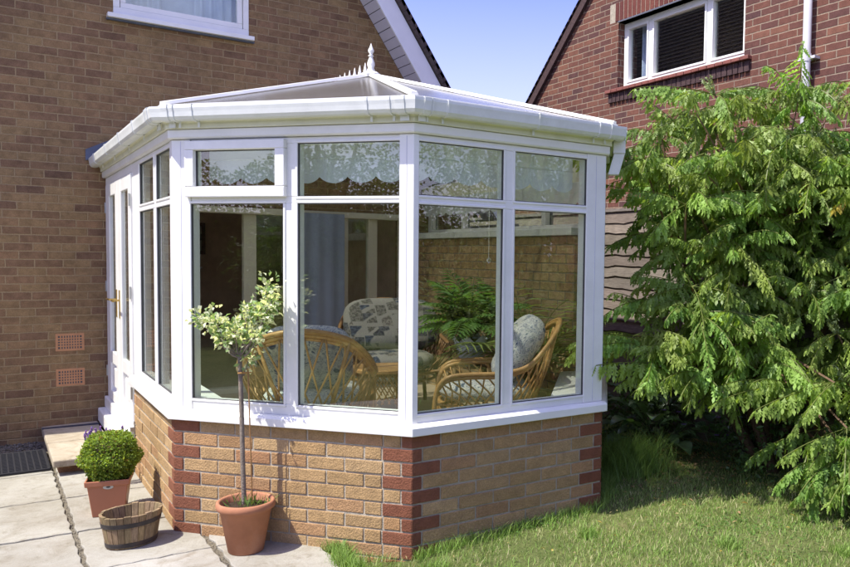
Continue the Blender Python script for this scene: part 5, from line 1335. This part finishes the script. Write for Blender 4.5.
# ---------------------------------------------------------------- rest of the garden (reflected in the glass)
def garden_tree(name, c, h, r, n, base, lab, seed, hz=.45):
    t = root(name, (c[0], c[1], 0), lab, 'tree'); rs_ = np.random.default_rng(seed); k = 26; cen = []
    for _ in range(k):
        u_ = rs_.normal(size=3); u_ /= np.linalg.norm(u_); cen.append(np.array([c[0], c[1], h * (1 - hz / 1.1)]) + u_ * np.array([r, r, h * hz * .8]) * rs_.uniform(.3, 1))
    cen = np.array(cen)[rs_.integers(0, k, n)]; u_ = rs_.normal(size=(n, 3)); u_ /= np.linalg.norm(u_, axis=1, keepdims=True); q = cen + u_ * r * .38 * rs_.uniform(.5, 1.05, (n, 1)); q[:, 2] = np.maximum(q[:, 2], .1)
    leaves_mesh('crown', q, u_ + rs_.normal(0, .6, (n, 3)), u_ + rs_.normal(0, .5, (n, 3)) + np.array([0, 0, .6]), .085 * rs_.uniform(.6, 1.3, n), .045, np.array(base)[None] * rs_.uniform(.5, 1.5, (n, 1)), M['leaf'], t)
    g = MB(); g.tube([(c[0], c[1], 0), (c[0] + .1, c[1], h * .4), (c[0], c[1] + .1, h * .8)], [.16, .12, .05], 10)
    for _ in range(9):
        e = np.array([c[0], c[1], h * .7]) + rs_.normal(0, .5, 3) * r; g.tube([(c[0], c[1], h * .35), tuple(e)], [.06, .02], 6)
    g.build('trunk', M['bark_brown'], t, smooth=True)
garden_tree('garden_tree', (-8.5, -5.5), 3.9, 1.5, 13000, (.07, .12, .03), 'dark green garden tree standing across the patio, seen only in the glass', 31)
garden_tree('garden_tree', (-9.5, -9.5), 4.8, 2.0, 13000, (.09, .14, .03), 'taller garden tree at the far left corner of the garden', 32)
garden_tree('garden_tree', (7.5, -12.5), 5.2, 2.3, 13000, (.12, .19, .04), 'bright green garden tree beyond the end of the fence', 33)
garden_tree('garden_tree', (2.5, -15.5), 5.6, 2.6, 13000, (.10, .16, .04), 'broad garden tree at the bottom of the lawn', 34)
garden_tree('garden_tree', (-4.5, -14.5), 4.6, 2.0, 13000, (.08, .14, .03), 'rounded garden tree behind the patio', 35)
def hedge(p0, p1, h, lab, seed):
    p0, p1 = np.array(p0), np.array(p1); t = root('garden_hedge', ((p0[0] + p1[0]) / 2, (p0[1] + p1[1]) / 2, 0), lab, 'hedge'); rs_ = np.random.default_rng(seed)
    L = np.linalg.norm(p1 - p0); n = int(L * 2200); s = rs_.uniform(0, 1, n)[:, None]; dr = (p1 - p0) / L; nn = np.array([-dr[1], dr[0]])
    q2 = p0 + (p1 - p0) * s + nn * rs_.uniform(-.35, .35, (n, 1)); z = rs_.uniform(0, 1, n) ** .7 * h * (1 + .12 * np.sin(s[:, 0] * L * 2.1) + .07 * np.sin(s[:, 0] * L * 5.3))
    q = np.column_stack([q2, z]); leaves_mesh('foliage', q, rs_.normal(0, 1, (n, 3)), rs_.normal(0, .7, (n, 3)) + np.array([0, 0, .7]), .09 * rs_.uniform(.6, 1.3, n), .05, np.array([[.07, .12, .03]]) * rs_.uniform(.4, 1.5, (n, 1)), M['leaf'], t)
    g = MB(); a = p0 - nn * .18; g.box((a[0], a[1], 0), (*(dr * L), 0), (*(nn * .36), 0), (0, 0, h * .8)); g.build('inner_twigs', M['soil'], t)
hedge((-11, -17), (-11, 3), 3.0, 'long leafy hedge on the left boundary of the garden', 41)
hedge((-11, -17.5), (9, -17.5), 2.3, 'long leafy hedge at the bottom of the garden', 42)
hedge((5.6, -16), (5.2, -8.9), 2.2, 'leafy hedge continuing the fence line', 43)

bush('garden_shrub', (4.2, -6.6, 1.0), 1.1, 5000, .10, (.15, .20, .06), 'tall light green shrub continuing the border toward the camera side', seed=51, sq=.8, mname='leaf', aspect=.3)
bush('garden_shrub', (4.6, -8.6, 1.1), 1.2, 5000, .10, (.17, .20, .07), 'large olive green shrub at the near end of the border', seed=52, sq=.8, mname='leaf', aspect=.3)

# clover and daisies scattered in the lawn
rs = np.random.default_rng(77); cl = reg(rs, 9000, .8, 4.0, -6.2, -3.9); sel = np.sin(cl[:, 0] * 3.3 + 2) * np.sin(cl[:, 1] * 2.9) > .45; cl = cl[sel]; cl[:, 2] += rs.uniform(.012, .030, len(cl))
az = rs.uniform(0, 2 * PI, len(cl)); Pc = np.repeat(cl, 3, 0); a3 = (az[:, None] + np.array([[0, 2.09, 4.19]])).ravel()
struct(leaves_mesh('clover', Pc, np.column_stack([np.cos(a3), np.sin(a3), np.full(len(a3), .15)]), np.column_stack([rs.normal(0, .2, (len(a3), 2)), np.ones(len(a3))]), .010, .010, np.array([[.14, .27, .07]]) * rs.uniform(.7, 1.2, (len(a3), 1)), M['leaf'], loc=(2.4, -5, .05), fold=.1), 'stuff')
tf = [(1.25, -4.55), (1.9, -4.35), (2.45, -4.9), (1.5, -5.0), (2.9, -5.3), (2.05, -5.2), (.98, -4.25)]
def regc(rs_, n):
    i = rs_.integers(0, len(tf), n); q = np.array(tf)[i] + rs_.normal(0, .035, (n, 2)); return np.column_stack([q, lawn_h(q[:, 0], q[:, 1])])
struct(grass(regc, 1500, .03, .075, .0020, gc[:4], 'coarse_grass', 12), 'stuff')
